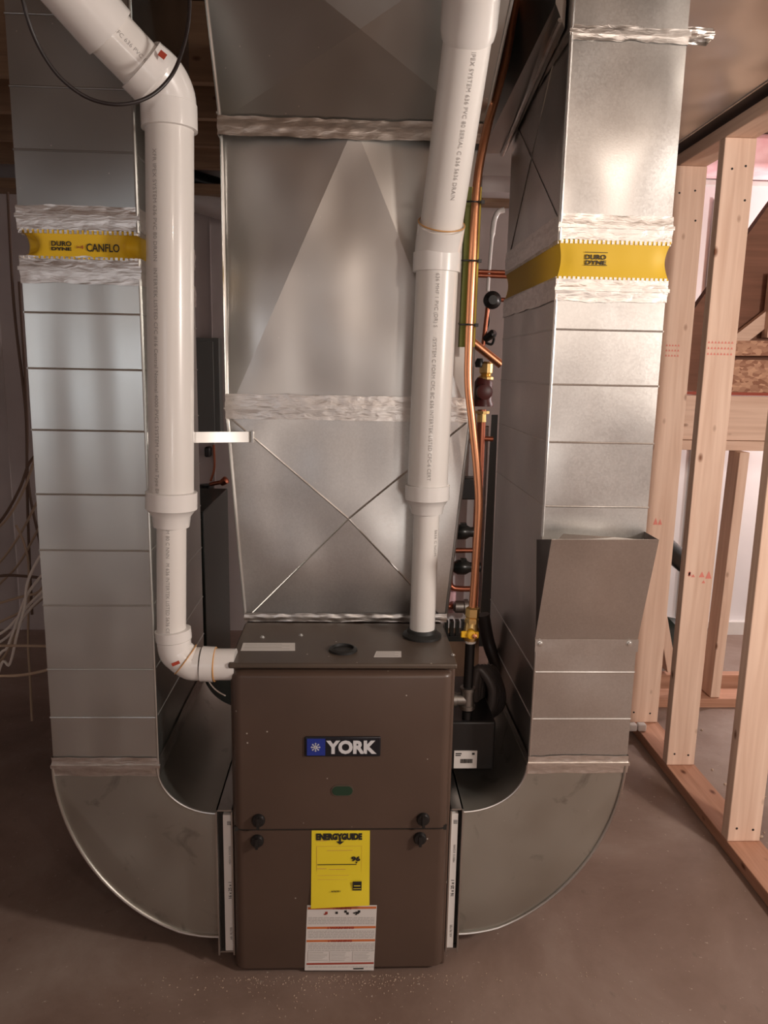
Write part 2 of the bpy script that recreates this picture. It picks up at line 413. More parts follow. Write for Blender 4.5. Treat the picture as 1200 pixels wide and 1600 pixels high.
# stair stringer, osb riser
st = thing('staircase', (1.9, YB + .2, 1.47), 'underside of reddish wooden stairs rising to the right above the beam', 'stairs')
def stringer(b):
    prism(b, [(1.42, 1.475)] + [(q.x, q.z) for q in (P(1050, 531, YB + .12), P(1215, 302, YB + .12))] + [(2.35, 2.70), (3.1, 2.70), (3.1, 1.475)], YB + .12, YB + .17)
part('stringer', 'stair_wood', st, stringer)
part('diagonal_rail', 'pine_X', st, lambda b: bar(b, (1.62, YB + .09, 1.60), (2.25, YB + .09, 2.12), .06, .04))
part('riser_panel', 'osb', st, lambda b: box(b, 1.62, 3.0, YB + .02, YB + .035, 1.475, 1.62))
part('tread_panel', 'osb', st, lambda b: hexa(b, [(1.62, YB + .0, 1.635), (3.0, YB + .0, 1.66), (3.0, YB + .11, 1.66), (1.62, YB + .11, 1.635), (1.62, YB + .0, 1.70), (3.0, YB + .0, 1.725), (3.0, YB + .11, 1.725), (1.62, YB + .11, 1.70)]))
part('red_edge', 'red_trim', st, lambda b: box(b, 1.40, 3.0, YB - .01, YB + .05, 1.462, 1.476))
part('short_post', 'pine_Z', st, lambda b: box(b, 1.86, 1.93, YB + .04, YB + .09, 1.72, 2.0))
# black drain pipe
dp = thing('drain_pipe', (1.55, 3.9, .0), 'vertical black drain pipe with a slanting branch behind the partition', 'pipe')
part('vertical_pipe', 'abs_black', dp, lambda b: cyl(b, (1.535, 3.85, .05), (1.535, 3.85, 2.2), .045), smooth=True)
part('branch_pipe', 'abs_black', dp, lambda b: cyl(b, P(1010, 828, 3.6), P(1098, 905, 3.75), .05), smooth=True)
part('base_fitting', 'abs_black', dp, lambda b: lathe(b, (1.535, 3.85, 0), (0, 0, 1), [(0, .09), (.02, .09), (.03, .06), (.16, .06), (.17, .045)]), smooth=True)
def bag(b):
    bmesh.ops.create_icosphere(b, subdivisions=3, radius=1)
    for v in b.verts:
        n = noise.noise(v.co * 2.3) * .35
        v.co = V((1.80 + v.co.x * .22 * (1 + n), 4.0 + v.co.y * .16 * (1 + n), max(.0, .10 + v.co.z * .12 * (1 + n))))
tag(part('rubbish_bag', 'dark_cabinet', None, bag, smooth=True), 'crumpled dark green-black bag on the floor behind the far stud', 'bag')
for (px, py), l in (((987, 1133), 'small white crumpled paper scrap at the end of the floor plank'), ((1001, 1139), 'second white paper scrap, to the right on the floor plank')):
    q = P(px, py, 3.03)
    tag(part('paper_scrap', 'label_white', None, lambda b: box(b, q.x - .018, q.x + .018, q.y - .02, q.y + .01, .043, .075), bevel=.006), l, 'paper')
q = PZ(1180, 1335, 0)
tag(part('wood_scrap', 'label_white', None, lambda b: hexa(b, [(q.x - .02, q.y, 0), (q.x + .05, q.y - .01, 0), (q.x + .05, q.y + .02, 0), (q.x - .02, q.y + .02, 0), (q.x - .01, q.y, .012), (q.x + .045, q.y - .005, .006), (q.x + .045, q.y + .02, .006), (q.x - .01, q.y + .02, .012)])),
    'white scrap on the floor right of the nearest stud', 'scrap')

# ------------------------------------------------------------ furnace
FY = 1.75
fx = lambda px, py: P(px, py, FY)
FL, FR = -.287, .262
ZT = .848
fur = thing('furnace', (0, 2.1, 0), 'brown upright furnace cabinet between the two metal ducts', 'furnace')
part('cabinet', 'furnace_brown', fur, lambda b: box(b, FL, FR, FY + .022, 2.52, .0, ZT - .004), bevel=.006)
def topcap(b):
    box(b, FL - .002, FR + .002, FY + .006, 2.06, ZT - .013, ZT)
part('top_panel', 'furnace_top', fur, topcap, bevel=.004)
zs = P(500, 1296, FY).z
def door(b, z0, z1, x0, x1, top_round, bot_round):
    # front door with rounded long edges: profile swept as a prism in plan, corner radius 18 mm
    R = .026; pl = []
    for k in range(7): a = math.pi / 2 * k / 6; pl.append((x0 + R - R * math.cos(a), FY + R - R * math.sin(a)))
    for k in range(7): a = math.pi / 2 * k / 6; pl.append((x1 - R + R * math.sin(a), FY + R - R * math.cos(a)))
    pl = [(x0, FY + .030)] + pl + [(x1, FY + .030)]
    levels = []
    def ring(z, push):
        cx = (x0 + x1) / 2
        levels.append([b.verts.new((cx + (x - cx) * (1 - push * .05), y + push * R * (1 if y < FY + R * .99 else .0), z)) for x, y in pl])
    if bot_round:
        for k in range(6): a = math.pi / 2 * k / 5; ring(z0 + .016 * (1 - math.cos(a)) if False else z0 + .016 * math.sin(a) * 1.0 if k else z0, 1 - math.sin(a))
    else: ring(z0, 0)
    if top_round:
        for k in range(6): a = math.pi / 2 * k / 5; ring(z1 - .016 + .016 * math.sin(a), 1 - math.cos(a))
    else: ring(z1, 0)
    for A, B in zip(levels, levels[1:]):
        for i in range(len(A) - 1): b.faces.new((A[i], A[i + 1], B[i + 1], B[i]))
        b.faces.new((A[-1], A[0], B[0], B[-1]))
    b.faces.new(levels[0][::-1]); b.faces.new(levels[-1])
ud = part('upper_door', 'furnace_brown', fur, lambda b: door(b, zs + .002, ZT - .018, FL + .003, FR - .006, True, False), smooth=True)
ld = part('lower_door', 'furnace_brown', fur, lambda b: door(b, .0, zs - .003, FL + .003, FR - .006, False, True), smooth=True)
part('door_gap', 'ink_black', fur, lambda b: box(b, FL + .006, FR - .010, FY + .004, FY + .03, zs - .006, zs + .006))
# badge
a, c = fx(476, 1181), fx(595, 1150)
bd = part('brand_badge', 'badge_black', ud, lambda b: box(b, a.x, c.x, FY - .005, FY + .001, a.z, c.z), bevel=.003)
bx1 = a.x + (c.x - a.x) * .25
part('badge_panel', 'badge_blue', bd, lambda b: box(b, a.x + .006, bx1 + .004, FY - .0062, FY - .004, a.z + .004, c.z - .004))
H = c.z - a.z
text_fit('badge_lettering', 'YORK', bx1 + .006, c.x - .010, H * .86, 'badge_silver', bd, FY - .0062, a.z + H * .20, bold=.0022)
def snow(b):
    cx, cz = a.x + (c.x - a.x) * .145, (a.z + c.z) / 2
    for k in range(4):
        an = math.pi * k / 4; d = V((math.cos(an), 0, math.sin(an))); bar(b, V((cx, FY - .0068, cz)) - d * .0115, V((cx, FY - .0068, cz)) + d * .0115, .0018, .0012)
    for k in range(8):
        an = math.pi * k / 4; d = V((math.cos(an), 0, math.sin(an))); n = V((-d.z, 0, d.x)); p = V((cx, FY - .0068, cz)) + d * .0080
        bar(b, p, p + (d + n) * .0020, .0012, .0012); bar(b, p, p + (d - n) * .0020, .0012, .0012)
part('badge_snowflake', 'badge_silver', bd, snow)
# sight glass
a, c = fx(519, 1242), fx(551, 1228)
def oval(b, x0, x1, z0, z1, y0, y1):
    r = (z1 - z0) / 2; pts = []
    for k in range(9): an = -math.pi / 2 + math.pi * k / 8; pts.append((x1 - r + r * math.cos(an), (z0 + z1) / 2 + r * math.sin(an)))
    for k in range(9): an = math.pi / 2 + math.pi * k / 8; pts.append((x0 + r + r * math.cos(an), (z0 + z1) / 2 + r * math.sin(an)))
    prism(b, pts, y0, y1)
sg = part('sight_port_rim', 'furnace_top', ud, lambda b: oval(b, a.x - .003, c.x + .003, a.z - .003, c.z + .003, FY - .002, FY + .001))
part('sight_glass', 'glass_green', sg, lambda b: oval(b, a.x, c.x, a.z, c.z, FY - .003, FY))
for (px, py), par in (((404, 1281), ud), ((661, 1279), ud), ((402, 1313), ld), ((656, 1309), ld)):
    p = fx(px, py)
    def kn(b):
        lathe(b, (p.x, FY, p.z), (0, -1, 0), [(0, .0165), (.006, .0165), (.010, .014), (.011, .003)], 24)
        box(b, p.x - .0035, p.x + .0035, FY - .019, FY - .008, p.z - .014, p.z + .014)
    part('latch_knob', 'black_plastic', par, kn, smooth=True)
# energy label (hangs from the seam, lower right corner lifted)
def label_sheet(b, tl, tr, br, bl, y, lift=0.0, n=12, th=.0006):
    g = []
    for j in range(n + 1):
        row = []
        for i in range(n + 1):
            u, v = i / n, j / n; p = V(tl).lerp(V(tr), u).lerp(V(bl).lerp(V(br), u), v)
            p.y = y - lift * max(0, v - .6) ** 1.5 * (.4 + u) - th; row.append(b.verts.new(p))
        g.append(row)
    for j in range(n):
        for i in range(n): b.faces.new((g[j][i], g[j][i + 1], g[j + 1][i + 1], g[j + 1][i]))
tl, tr, br, bl = fx(487, 1297), fx(578, 1297), fx(577, 1407), fx(486, 1417)
en = part('energy_label', 'label_yellow', ld, lambda b: label_sheet(b, tl, tr, br, bl, FY - .001, .05), smooth=True)
def pxbox(b, x0, y0, x1, y1, yy):
    p, q = P(x0, y1, FY), P(x1, y0, FY); box(b, p.x, q.x, yy, yy + .0004, p.z, q.z)
p, q = fx(494, 1312), fx(566, 1300)
text_fit('energy_lettering', 'ENERGYGUIDE', p.x, q.x, .0225, 'ink_black', en, FY - .0030, p.z + .002, bold=.0014)
def em(b):
    for r in ((530, 1308, 533, 1316),): pxbox(b, *r, FY - .003)
    v = [b.verts.new(V((fx(x, y).x, FY - .0032, fx(x, y).z))) for x, y in ((525, 1313.5), (538, 1313.5), (531.5, 1318.5))]; b.faces.new(v)
    pxbox(b, 496, 1349, 557, 1350.6, FY - .003)
    p_ = fx(557, 1347); v = [b.verts.new(V((p_.x + dx, FY - .003, p_.z + dz))) for dx, dz in ((-.003, .003), (.003, .003), (0, -.003))]; b.faces.new(v)
    pxbox(b, 551, 1374, 565, 1388, FY - .0085)
part('energy_marks', 'ink_black', en, em)
part('energy_fine_print', 'primer', en, lambda b: [pxbox(b, *r, FY - .0026) for r in ((511, 1327.5, 551, 1328.3), (496, 1356, 510, 1356.8), (514, 1357, 540, 1357.8), (496, 1366.5, 545, 1367.2), (496, 1373, 543, 1373.7), (496, 1321, 566, 1321.4), (565, 1321, 565.5, 1360), (495, 1321, 495.5, 1360), (495, 1312.7, 511, 1313.3))])
part('energy_star_mark', 'label_yellow', en, lambda b: [pxbox(b, 553, 1380, 563, 1381.2, FY - .0091), pxbox(b, 552, 1384.6, 564, 1385.4, FY - .0091)])
p, q = fx(549, 1344), fx(563, 1335)
text_fit('energy_rating', '96', p.x, q.x, .0165, 'ink_black', en, FY - .003, p.z, bold=.0008)
p, q = fx(518, 1391), fx(532, 1386)
text_fit('energy_code', '636201', p.x, q.x, .006, 'ink_black', en, FY - .0085, p.z + .001)
# warning label
wl = part('warning_label', 'label_white', ld, lambda b: label_sheet(b, fx(480, 1414), fx(589, 1414), fx(584, 1516), fx(476, 1516), FY))
wyo = FY - .0014
part('warning_bar', 'label_orange', wl, lambda b: [pxbox(b, *r, wyo) for r in ((481, 1416, 588, 1420.5), (480, 1446.5, 587, 1451), (479, 1467, 586, 1471.5))], split=True)
part('notice_bar', 'label_red', wl, lambda b: pxbox(b, 479, 1503, 584, 1507, wyo))
for x0, x1, y in ((521, 549, 1420), (512, 553, 1450.6), (513, 550, 1471)):
    p, q = fx(x0, y), fx(x1, y); text_fit('warning_lettering', '! WARNING', p.x, q.x, .0075, 'label_red', wl, wyo - .0005, p.z, bold=.0003)
def fine(b):
    r = random.Random(5)
    for y in [1433, 1435.3, 1437.6, 1440, 1442.4, 1454, 1456.4, 1459, 1461.5, 1464, 1474, 1476.4, 1478.8, 1481.2, 1484, 1510]:
        x = 481.5
        while x < 584:
            wd = r.uniform(2, 9); pxbox(b, x, y, min(x + wd, 585), y + .65, wyo); x += wd + 1
    for c0 in (481, 515, 551):
        for k in range(6):
            pxbox(b, c0 + 2, 1488 + 2.3 * k, c0 + r.uniform(20, 31), 1488.6 + 2.3 * k, wyo)
        pxbox(b, c0, 1486, c0 + 33, 1486.5, wyo); pxbox(b, c0, 1486, c0 + .5, 1501.5, wyo)
part('warning_fine_print', 'ink_grey', wl, fine)
def picto(b):
    for (x, y) in ((524, 1426), (538, 1424), (541, 1427), (556, 1426), (559, 1424)):
        pxbox(b, x, y - 2, x + 4, y + 1.6, wyo)
    for dx, dy in ((0, 0), (-3, 1), (3, 1), (0, 3)): pxbox(b, 555 + dx, 1424 + dy, 558 + dx, 1426 + dy, wyo - .0002)
    pxbox(b, 552, 1512, 568, 1514, wyo)
part('warning_pictogram', 'ink_black', wl, picto)
part('warning_flame', 'label_red', wl, lambda b: [pxbox(b, 508, 1424, 512, 1428, wyo), pxbox(b, 506, 1427, 510, 1429, wyo)])
# items on top
def topq(px, py): return PZ(px, py, ZT)
def toplabel(name, x0, y0, x1, y1):
    p = [topq(x0, y1), topq(x1, y1), topq(x1, y0), topq(x0 + 4, y0)]
    t = part(name, 'label_white', fur, lambda b: hexa(b, [q + V((0, 0, .0002)) for q in p] + [q + V((0, 0, .001)) for q in p]))
    def ln(b):
        for k in range(4):
            v = (k + 1) / 5; A = p[0].lerp(p[3], v); B = p[1].lerp(p[2], v)
            bar(b, A.lerp(B, .05) + V((0, 0, .0012)), A.lerp(B, .9 - .15 * (k % 2)) + V((0, 0, .0012)), .0012, .0003, V((0, 0, 1)))
    part('label_print', 'ink_grey', t, ln)
toplabel('rating_label', 376, 1005, 461, 1017)
toplabel('small_label', 584, 1018, 627, 1027)
p = topq(536, 1016)
part('port_grommet', 'black_rubber', fur, lambda b: lathe(b, p, (0, 0, 1), [(0, .036), (.005, .036), (.008, .030), (.008, .027), (.002, .026), (.002, .001)], 36), smooth=True)
# screws on the top
def scr(b, p, d, r=.004):
    lathe(b, p, d, [(0, r * 1.5), (.001, r * 1.5), (.0015, r), (.004, r * .9), (.0045, r * .4)], 10)
part('top_screw', 'screw_zinc', fur, lambda b: [scr(b, topq(x, y), (0, 0, 1)) for x, y in ((410, 996), (708, 1024), (470, 993))], split=True)

# ------------------------------------------------------------ tape, beads and duct helpers
def tape_ring(b, x0, x1, y0, y1, z0, z1, off=.003, amp=.0022, x0t=None, x1t=None, seed=0, y0t=None):
    """foil tape wrapped round a rectangular duct, crumpled and uneven along its edges"""
    x0t = x0 if x0t is None else x0t; x1t = x1 if x1t is None else x1t; y0t = y0 if y0t is None else y0t
    rows = 8; per = []
    nx = max(12, int((x1 - x0) / .009)); ny = 30
    for i in range(nx): per.append((i / nx, 0))
    for i in range(ny): per.append((1, i / ny))
    for i in range(nx): per.append((1 - i / nx, 1))
    for i in range(ny): per.append((0, 1 - i / ny))
    R = []
    for j in range(rows + 1):
        v = j / rows; row = []
        X0 = x0 + (x0t - x0) * v; X1 = x1 + (x1t - x1) * v; Y0 = y0 + (y0t - y0) * v
        for (u, w_) in per:
            x = X0 + (X1 - X0) * u; y = Y0 + (y1 - Y0) * w_; z = z0 + (z1 - z0) * v
            n = noise.noise(V((x * 45 + seed, y * 45, z * 90)))
            n2 = noise.noise(V((x * 14 + seed, y * 14, v * 2)))
            e = off + amp * n + (amp * .6 if .35 < v < .65 else 0)
            if j in (0, rows): z += .0035 * n2 + .002 * n
            ox = (-e if u == 0 else e if u == 1 else 0); oy = (-e if w_ == 0 else e if w_ == 1 else 0)
            row.append(b.verts.new((x + ox, y + oy, z)))
        R.append(row)
    n = len(per)
    for A, B in zip(R, R[1:]):
        for i in range(n): b.faces.new((A[i], A[(i + 1) % n], B[(i + 1) % n], B[i]))
def bead(b, x0, x1, y0, y1, z, h=.003, w_=.0035, slope=0.0):
    """a rolled bead round the front and both sides of a duct"""
    tube(b, [(x0 - .0003, y1, z), (x0 - .0003, y0 - .0003, z), ], w_, 8)
    tube(b, [(x1 + .0003, y0 - .0003, z), (x1 + .0003, y1, z)], w_, 8)
    tube(b, [(x0, y0 - .0003, z), (x1, y0 - .0003, z)], w_, 8)
def corner_seam(b, x, y, z0, z1, r=.004): cyl(b, (x, y, z0), (x, y, z1), r, 8)
DY0, DY1 = 1.82, 2.44
def dz(px, py): return P(px, py, DY0).z
def elbow(b, outer_c, a, bb, inner, y0, y1, sgn, N=24):
    """quarter-turn duct elbow seen side on; fold line across the front sheet"""
    xo, zt = outer_c                     # corner where both arcs are centred vertically (z top)
    out = []; inn = []
    for k in range(N + 1):
        t = math.pi / 2 * k / N
        out.append(V((xo + sgn * a * math.cos(t), 0, zt - bb * math.sin(t))))
    ix, ia, ib = inner
    for k in range(N + 1):
        t = math.pi / 2 * k / N
        inn.append(V((ix + sgn * ia * math.cos(t), 0, zt - ib * math.sin(t))))
    e1, e2 = out[1], out[N - 4]; d = (e2 - e1).normalized(); nrm = V((-d.z, 0, d.x))
    if nrm.dot(out[N // 2] - e1) < 0: nrm = -nrm
    def fr(p): return V((p.x, y0 + max(0, nrm.dot(p - e1)) * .16, p.z))
    fo = [b.verts.new(fr(p)) for p in out]; fi = [b.verts.new((p.x, y0, p.z)) for p in inn]
    bo = [b.verts.new((p.x, y1, p.z)) for p in out]; bi = [b.verts.new((p.x, y1, p.z)) for p in inn]
    b.faces.new(fo[1:N - 3]); b.faces.new([fo[0], fo[1], fo[N - 4]] + fo[N - 3:] + fi[::-1])
    b.faces.new(bo + bi[::-1])
    for k in range(N):
        b.faces.new((fo[k], fo[k + 1], bo[k + 1], bo[k])); b.faces.new((fi[k], fi[k + 1], bi[k + 1], bi[k]))
    b.faces.new((fo[0], fi[0], bi[0], bo[0])); b.faces.new((fo[-1], fi[-1], bi[-1], bo[-1]))
    return [fr(p) for p in out], [V((p.x, y0, p.z)) for p in inn]
def canvas(b, x0, x1, y0, y1, z0, z1, seed=0, pin=.02):
    rows = 12; per = []; nx = 44; ny = 50
    for i in range(nx): per.append((i / nx, 0))
    for i in range(ny): per.append((1, i / ny))
    for i in range(nx): per.append((1 - i / nx, 1))
    for i in range(ny): per.append((0, 1 - i / ny))
    R = []
    for j in range(rows + 1):
        v = j / rows; sag = math.sin(math.pi * v); row = []
        for (u, w_) in per:
            cu = min(u, 1 - u); cw = min(w_, 1 - w_)
            pinch = sag * (pin * math.exp(-((max(cu, cw * 2.4)) / .10) ** 2) + .004)
            n = .0008 * sag * noise.noise(V((u * 5 + seed, w_ * 9, v * 1.6)))
            x = x0 + (x1 - x0) * u; y = y0 + (y1 - y0) * w_
            cx = pinch * (1 if u < .5 else -1) * (1 if (w_ in (0, 1) and cu < .3) or u in (0, 1) else 0)
            cy = (pinch + n) * (1 if w_ < .5 else -1) * (1 if w_ in (0, 1) or cw < .12 else 0)
            row.append(b.verts.new((x + cx, y + cy, z0 + (z1 - z0) * v)))
        R.append(row)
    n = len(per)
    for A, B in zip(R, R[1:]):
        for i in range(n): b.faces.new((A[i], A[(i + 1) % n], B[(i + 1) % n], B[i]))
def teeth(b, x0, x1, y0, y1, z, h=.009, up=1):
    n = int((x1 - x0) / .0105)
    for i in range(n):
        x = x0 + (x1 - x0) * (i + .2) / n; box(b, x, x + .006, y0 - .0045, y0 + .002, z, z + h)
    m = int((y1 - y0) / .0105)
    for s, X in ((-1, x0), (1, x1)):
        for i in range(m):
            y = y0 + (y1 - y0) * (i + .2) / m; box(b, X - .003, X + .003, y, y + .006, z, z + h)
def duct(side):
    L = side == 'left'
    x0, x1 = (-.741, -.480) if L else (.470, .727)
    t = thing('return_duct' if L else 'supply_duct', ((x0 + x1) / 2, 2.1, .05),
              'tall galvanized duct left of the furnace, curving in at the bottom' if L else
              'tall galvanized duct right of the furnace, with a sheet scoop on its front', 'duct')
    zj = .545 if L else .548                       # elbow joint
    zc0 = dz(130, 404) if L else dz(960, 436); zc1 = dz(130, 362) if L else dz(960, 378)
    ztop = 2.60
    # lower riser with beads
    def lower(b):
        box(b, x0, x1, DY0, DY1, zj, zc0 - .004)
        ys = (490, 577, 673, 773, 860, 946, 1046, 1121) if L else (516, 602, 692, 792, 1050, 1123)
        for y in ys: bead(b, x0, x1, DY0, DY1, dz(140 if L else 940, y), w_=.0023)
        if L: corner_seam(b, x1, DY0, zj, zc0, .0035)
        else: corner_seam(b, x0, DY0, dz(850, 838), zc0, .0035); corner_seam(b, x0, DY0, zj, dz(836, 1000), .0035)
    part('lower_riser', 'galv_left' if L else 'galv_bright', t, lower)
    def upper(b):
        box(b, x0, x1, DY0, DY1, zc1 + .004, ztop)
        if L:
            for y in (236, 137, 24): bead(b, x0, x1, DY0, DY1, dz(110, y), w_=.0023)
        corner_seam(b, x0 if not L else x1, DY0, zc1, ztop, .0045)
        if not L:
            bar(b, (x0 - .0005, DY0 + .02, zc1 + .05), (x0 - .0005, DY1 - .05, 2.26), .003, .003, V((-1, 0, 0)))
            bar(b, (x0 - .0005, DY1 - .05, zc1 + .05), (x0 - .0005, DY0 + .06, 2.36), .003, .003, V((-1, 0, 0)))
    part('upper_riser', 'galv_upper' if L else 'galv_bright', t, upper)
    # elbow
    def el(b):
        if L: return elbow(b, (-.333, zj), .410, zj - .055, (-.333, .150, .130), DY0, DY1, -1)
        return elbow(b, (.300, zj), .423, zj - .055, (.300, .165, .132), DY0, DY1, 1)
    bm = BM(); fo, fi = el(bm); e = link_mesh('elbow', bm, 'galv_elbow', t, smooth=True, angle=20)
    part('elbow_seam', 'galv_plain', e, lambda b: [tube(b, [p + V((0, -.002, 0)) for p in fo], .0042, 8), tube(b, [p + V((0, -.002, 0)) for p in fi], .0035, 8)], smooth=True, split=True)
    if not L:
        k = P(935, 1270, DY0 + .008)
        part('scratch_mark', 'label_white', e, lambda b: [bar(b, k + V((-.012, 0, .02)), k + V((.006, 0, .0)), .003, .001), bar(b, k + V((.006, 0, 0)), k + V((-.004, 0, -.02)), .004, .001), bar(b, k + V((.006, 0, 0)), k + V((.012, 0, -.016)), .003, .001)])
    # tape
    if L: bands = [(dz(130, 1212), dz(130, 1183)), (dz(130, 444), dz(130, 402)), (dz(130, 360), dz(130, 322))]
    else: bands = [(dz(900, 1207), dz(900, 1180)), (dz(960, 472), dz(960, 437)), (dz(960, 377), dz(960, 336)), (dz(980, 66), dz(980, 42))]
    for i, (a_, b2) in enumerate(bands):
        part('foil_tape', 'foil', t, lambda b: tape_ring(b, x0, x1, DY0, DY1, a_, b2, seed=i * 7 + (3 if L else 0), amp=.0014), smooth=True)
    # drive slips next to the tape
    def slips(b):
        for i, (a_, b2) in enumerate(bands):
            z = (a_ + b2) / 2 + .002
            box(b, x0 - .006, x1 + .006, DY0 - .007, DY0, z - .004, z + .004)
    part('drive_slip', 'foil', t, slips, split=True)
    # canvas connector
    cv = part('canvas_connector', 'yellow_fabric', t, lambda b: canvas(b, x0 - .002, x1 + .002, DY0 - .004, DY1 + .002, zc0 - .002, zc1 + .002, seed=1 if L else 9, pin=.026 if L else .005), smooth=True)
    part('crimped_edge', 'foil', cv, lambda b: teeth(b, x0, x1, DY0, DY1, zc1 - .006)); part('crimped_edge', 'foil', cv, lambda b: teeth(b, x0, x1, DY0, DY1, zc0 - .003, .006))
    yy = DY0 - .0015
    if L:
        p_, q_ = P(81, 384, DY0), P(112, 375, DY0); text_fit('printed_lettering', 'DURO', p_.x, q_.x, .0145, 'ink_black', cv, yy - .0010, p_.z, bold=.0003)
        p_, q_ = P(81, 391, DY0), P(112, 386, DY0); text_fit('printed_lettering', 'DYNE', p_.x, q_.x, .0095, 'ink_black', cv, yy - .0010, p_.z, bold=.0004)
        p_, q_ = P(136, 393, DY0), P(187, 380, DY0); text_fit('printed_lettering', 'CANFLO', p_.x, q_.x, .024, 'ink_black', cv, yy - .0010, p_.z, bold=.0003)
        p_, q_ = P(120, 389, DY0), P(131, 383, DY0); text_fit('printed_lettering', '>4', p_.x, q_.x, .011, 'label_red', cv, yy - .0010, p_.z)
    else:
        p_, q_ = P(914, 405, DY0), P(947, 398, DY0); text_fit('printed_lettering', 'DURO', p_.x, q_.x, .0145, 'ink_black', cv, yy - .0010, p_.z, bold=.0003)
        p_, q_ = P(914, 413, DY0), P(947, 406, DY0); text_fit('printed_lettering', 'DYNE', p_.x, q_.x, .0125, 'ink_black', cv, yy - .0010, p_.z, bold=.0003)
        def fr(b):
            p1, q1 = P(912, 414, DY0), P(949, 397, DY0)
            for zz in (p1.z - .001, q1.z + .002): box(b, p1.x, q1.x, yy - .0022, yy - .001, zz, zz + .0012)
        part('printed_frame', 'ink_black', cv, fr)
    return t
ld_ = duct('left'); rd_ = duct('right')
# scoop on the right duct
x0, x1 = .470, .727
zb = dz(910, 1000); 
def scoop(b):
    T = [P(862, 843, 1.72), P(1030, 843, 1.72)]; B_ = [V((x0 - .004, DY0 - .003, zb)), V((x1 + .0, DY0 - .003, zb))]
    hexa(b, [B_[0], B_[1], B_[1] + V((0, .003, 0)), B_[0] + V((0, .003, 0)), T[0], T[1], T[1] + V((0, .003, 0)), T[0] + V((0, .003, 0))])
part('scoop_sheet', 'galv_bright', rd_, scoop)
def scoop2(b):
    T = [P(862, 843, 1.72), P(1030, 843, 1.72)]
    A = V((x1 + .001, DY0 + .0, zb)); Bt = V((x1 + .001, DY0 + .1, dz(1005, 832)));
    v = [b.verts.new(q) for q in (A, T[1] + V((-.002, .002, 0)), Bt)]; b.faces.new(v)
    v = [b.verts.new(q) for q in (V((x0 - .001, DY0, zb)), T[0] + V((.002, .002, 0)), V((x0 - .001, DY0 + .05, dz(855, 850))))]; b.faces.new(v)
    bmesh.ops.solidify(b, geom=b.faces[:], thickness=.002)
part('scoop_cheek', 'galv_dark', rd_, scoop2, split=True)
part('folded_flap', 'galv_bright', rd_, lambda b: hexa(b, [P(868, 846, 1.75), P(1000, 843, 1.75), P(1000, 843, 1.76), P(868, 846, 1.76), P(880, 834, 1.77), P(960, 839, 1.77), P(960, 839, 1.78), P(880, 834, 1.78)]))
part('flange_strip', 'galv_bright', rd_, lambda b: box(b, x0 - .003, x1 + .003, DY0 - .004, DY0 + .01, zb - .03, zb + .002))
for px in (844, 983):
    p = P(px, 1006, DY0 - .004); part('flange_screw', 'screw_zinc', rd_, lambda b: scr(b, p, (0, -1, 0), .0055), smooth=True)
# filter racks
def rack(x0, x1, lab, mirror):
    t = thing('filter_rack', ((x0 + x1) / 2, 2.1, .03), lab, 'filter rack')
    z0, z1 = .035, .445
    def fr(b):
        for X in (x0, x1 - .004): box(b, X, X + .004, 1.775, 2.42, z0, z1)
        box(b, x0, x1, 1.785, 2.42, z1 - .004, z1); box(b, x0, x1, 1.785, 2.42, z0, z0 + .004)
        box(b, x0 + .004, x1 - .004, 1.95, 2.42, z0 + .004, z1 - .004)
    part('frame', 'galv_plain', t, fr)
    f0, f1 = (x0 + .0175, x1 - .003) if not mirror else (x0 + .003, x1 - .011)
    if mirror: f0, f1 = x0 + .004, x1 - .013
    f = part('air_filter', 'label_white', t, lambda b: box(b, f0, f1, 1.782, 1.948, z0 + .008, z1 - .012))
    part('inner_gap', 'ink_black', t, lambda b: box(b, x0 + .004, x1 - .004, 1.80, 1.9495, z0 + .005, z1 - .005))
    w_ = f1 - f0
    for s, a0, sz, m in (('16 x 25 x 1', .15, .011, 'ink_black'), ('AIR FILTER', .03, .008, 'ink_grey'), ('MERV 8  0123456', .25, .007, 'ink_grey'), ('||||', .36, .011, 'ink_black')):
        text('filter_print', s, sz, m, f, (f1 - .004, 1.7813, z0 + .01 + a0), V((0, 0, 1)), V((-1, 0, 0)))
rack(-.331, -.2885, 'narrow metal filter rack between the furnace and the left elbow', False)
rack(.2635, .298, 'narrow metal filter rack between the furnace and the right elbow', True)

# ------------------------------------------------------------ plenum
PY0, PY1 = 2.07, 2.50
pl = thing('plenum', (0, 2.28, .85), 'wide galvanized plenum rising from the furnace top to the ceiling', 'duct')
def pz(px, py): return P(px, py, PY0).z
zA, zB, zC = .852, pz(540, 652), pz(540, 196)
XA, XB, XC = (-.289, .272), (-.330, .320), (-.334, .325)
def xface(b, bl, br, tr, tl, cen):
    v = [b.verts.new(p) for p in (bl, br, tr, tl)]; c = b.verts.new(cen)
    for i in range(4): b.faces.new((v[i], v[(i + 1) % 4], c))
    return v
def lowcase(b):
    bl, br, tr, tl = V((XA[0], PY0, zA)), V((XA[1], PY0, zA)), V((XB[1], PY0, zB)), V((XB[0], PY0, zB))
    cen = V((-.005, PY0 - .012, (zA + zB) / 2 + .01))
    v = xface(b, bl, br, tr, tl, cen)
    k = [b.verts.new((p.x, PY1, p.z)) for p in (bl, br, tr, tl)]
    for i in range(4): b.faces.new((v[i], k[i], k[(i + 1) % 4], v[(i + 1) % 4]))
    b.faces.new(k)
lc = part('coil_case', 'galv_bright', pl, lowcase)
cen = V((-.005, PY0 - .013, (zA + zB) / 2 + .01))
def ridges(b):
    for q in (V((XA[0], PY0, zA)), V((XA[1], PY0, zA)), V((XB[1], PY0, zB)), V((XB[0], PY0, zB))): tube(b, [cen, cen.lerp(q, .97)], .0028, 6)
part('cross_crease', 'galv_bright', lc, ridges, smooth=True, split=True)
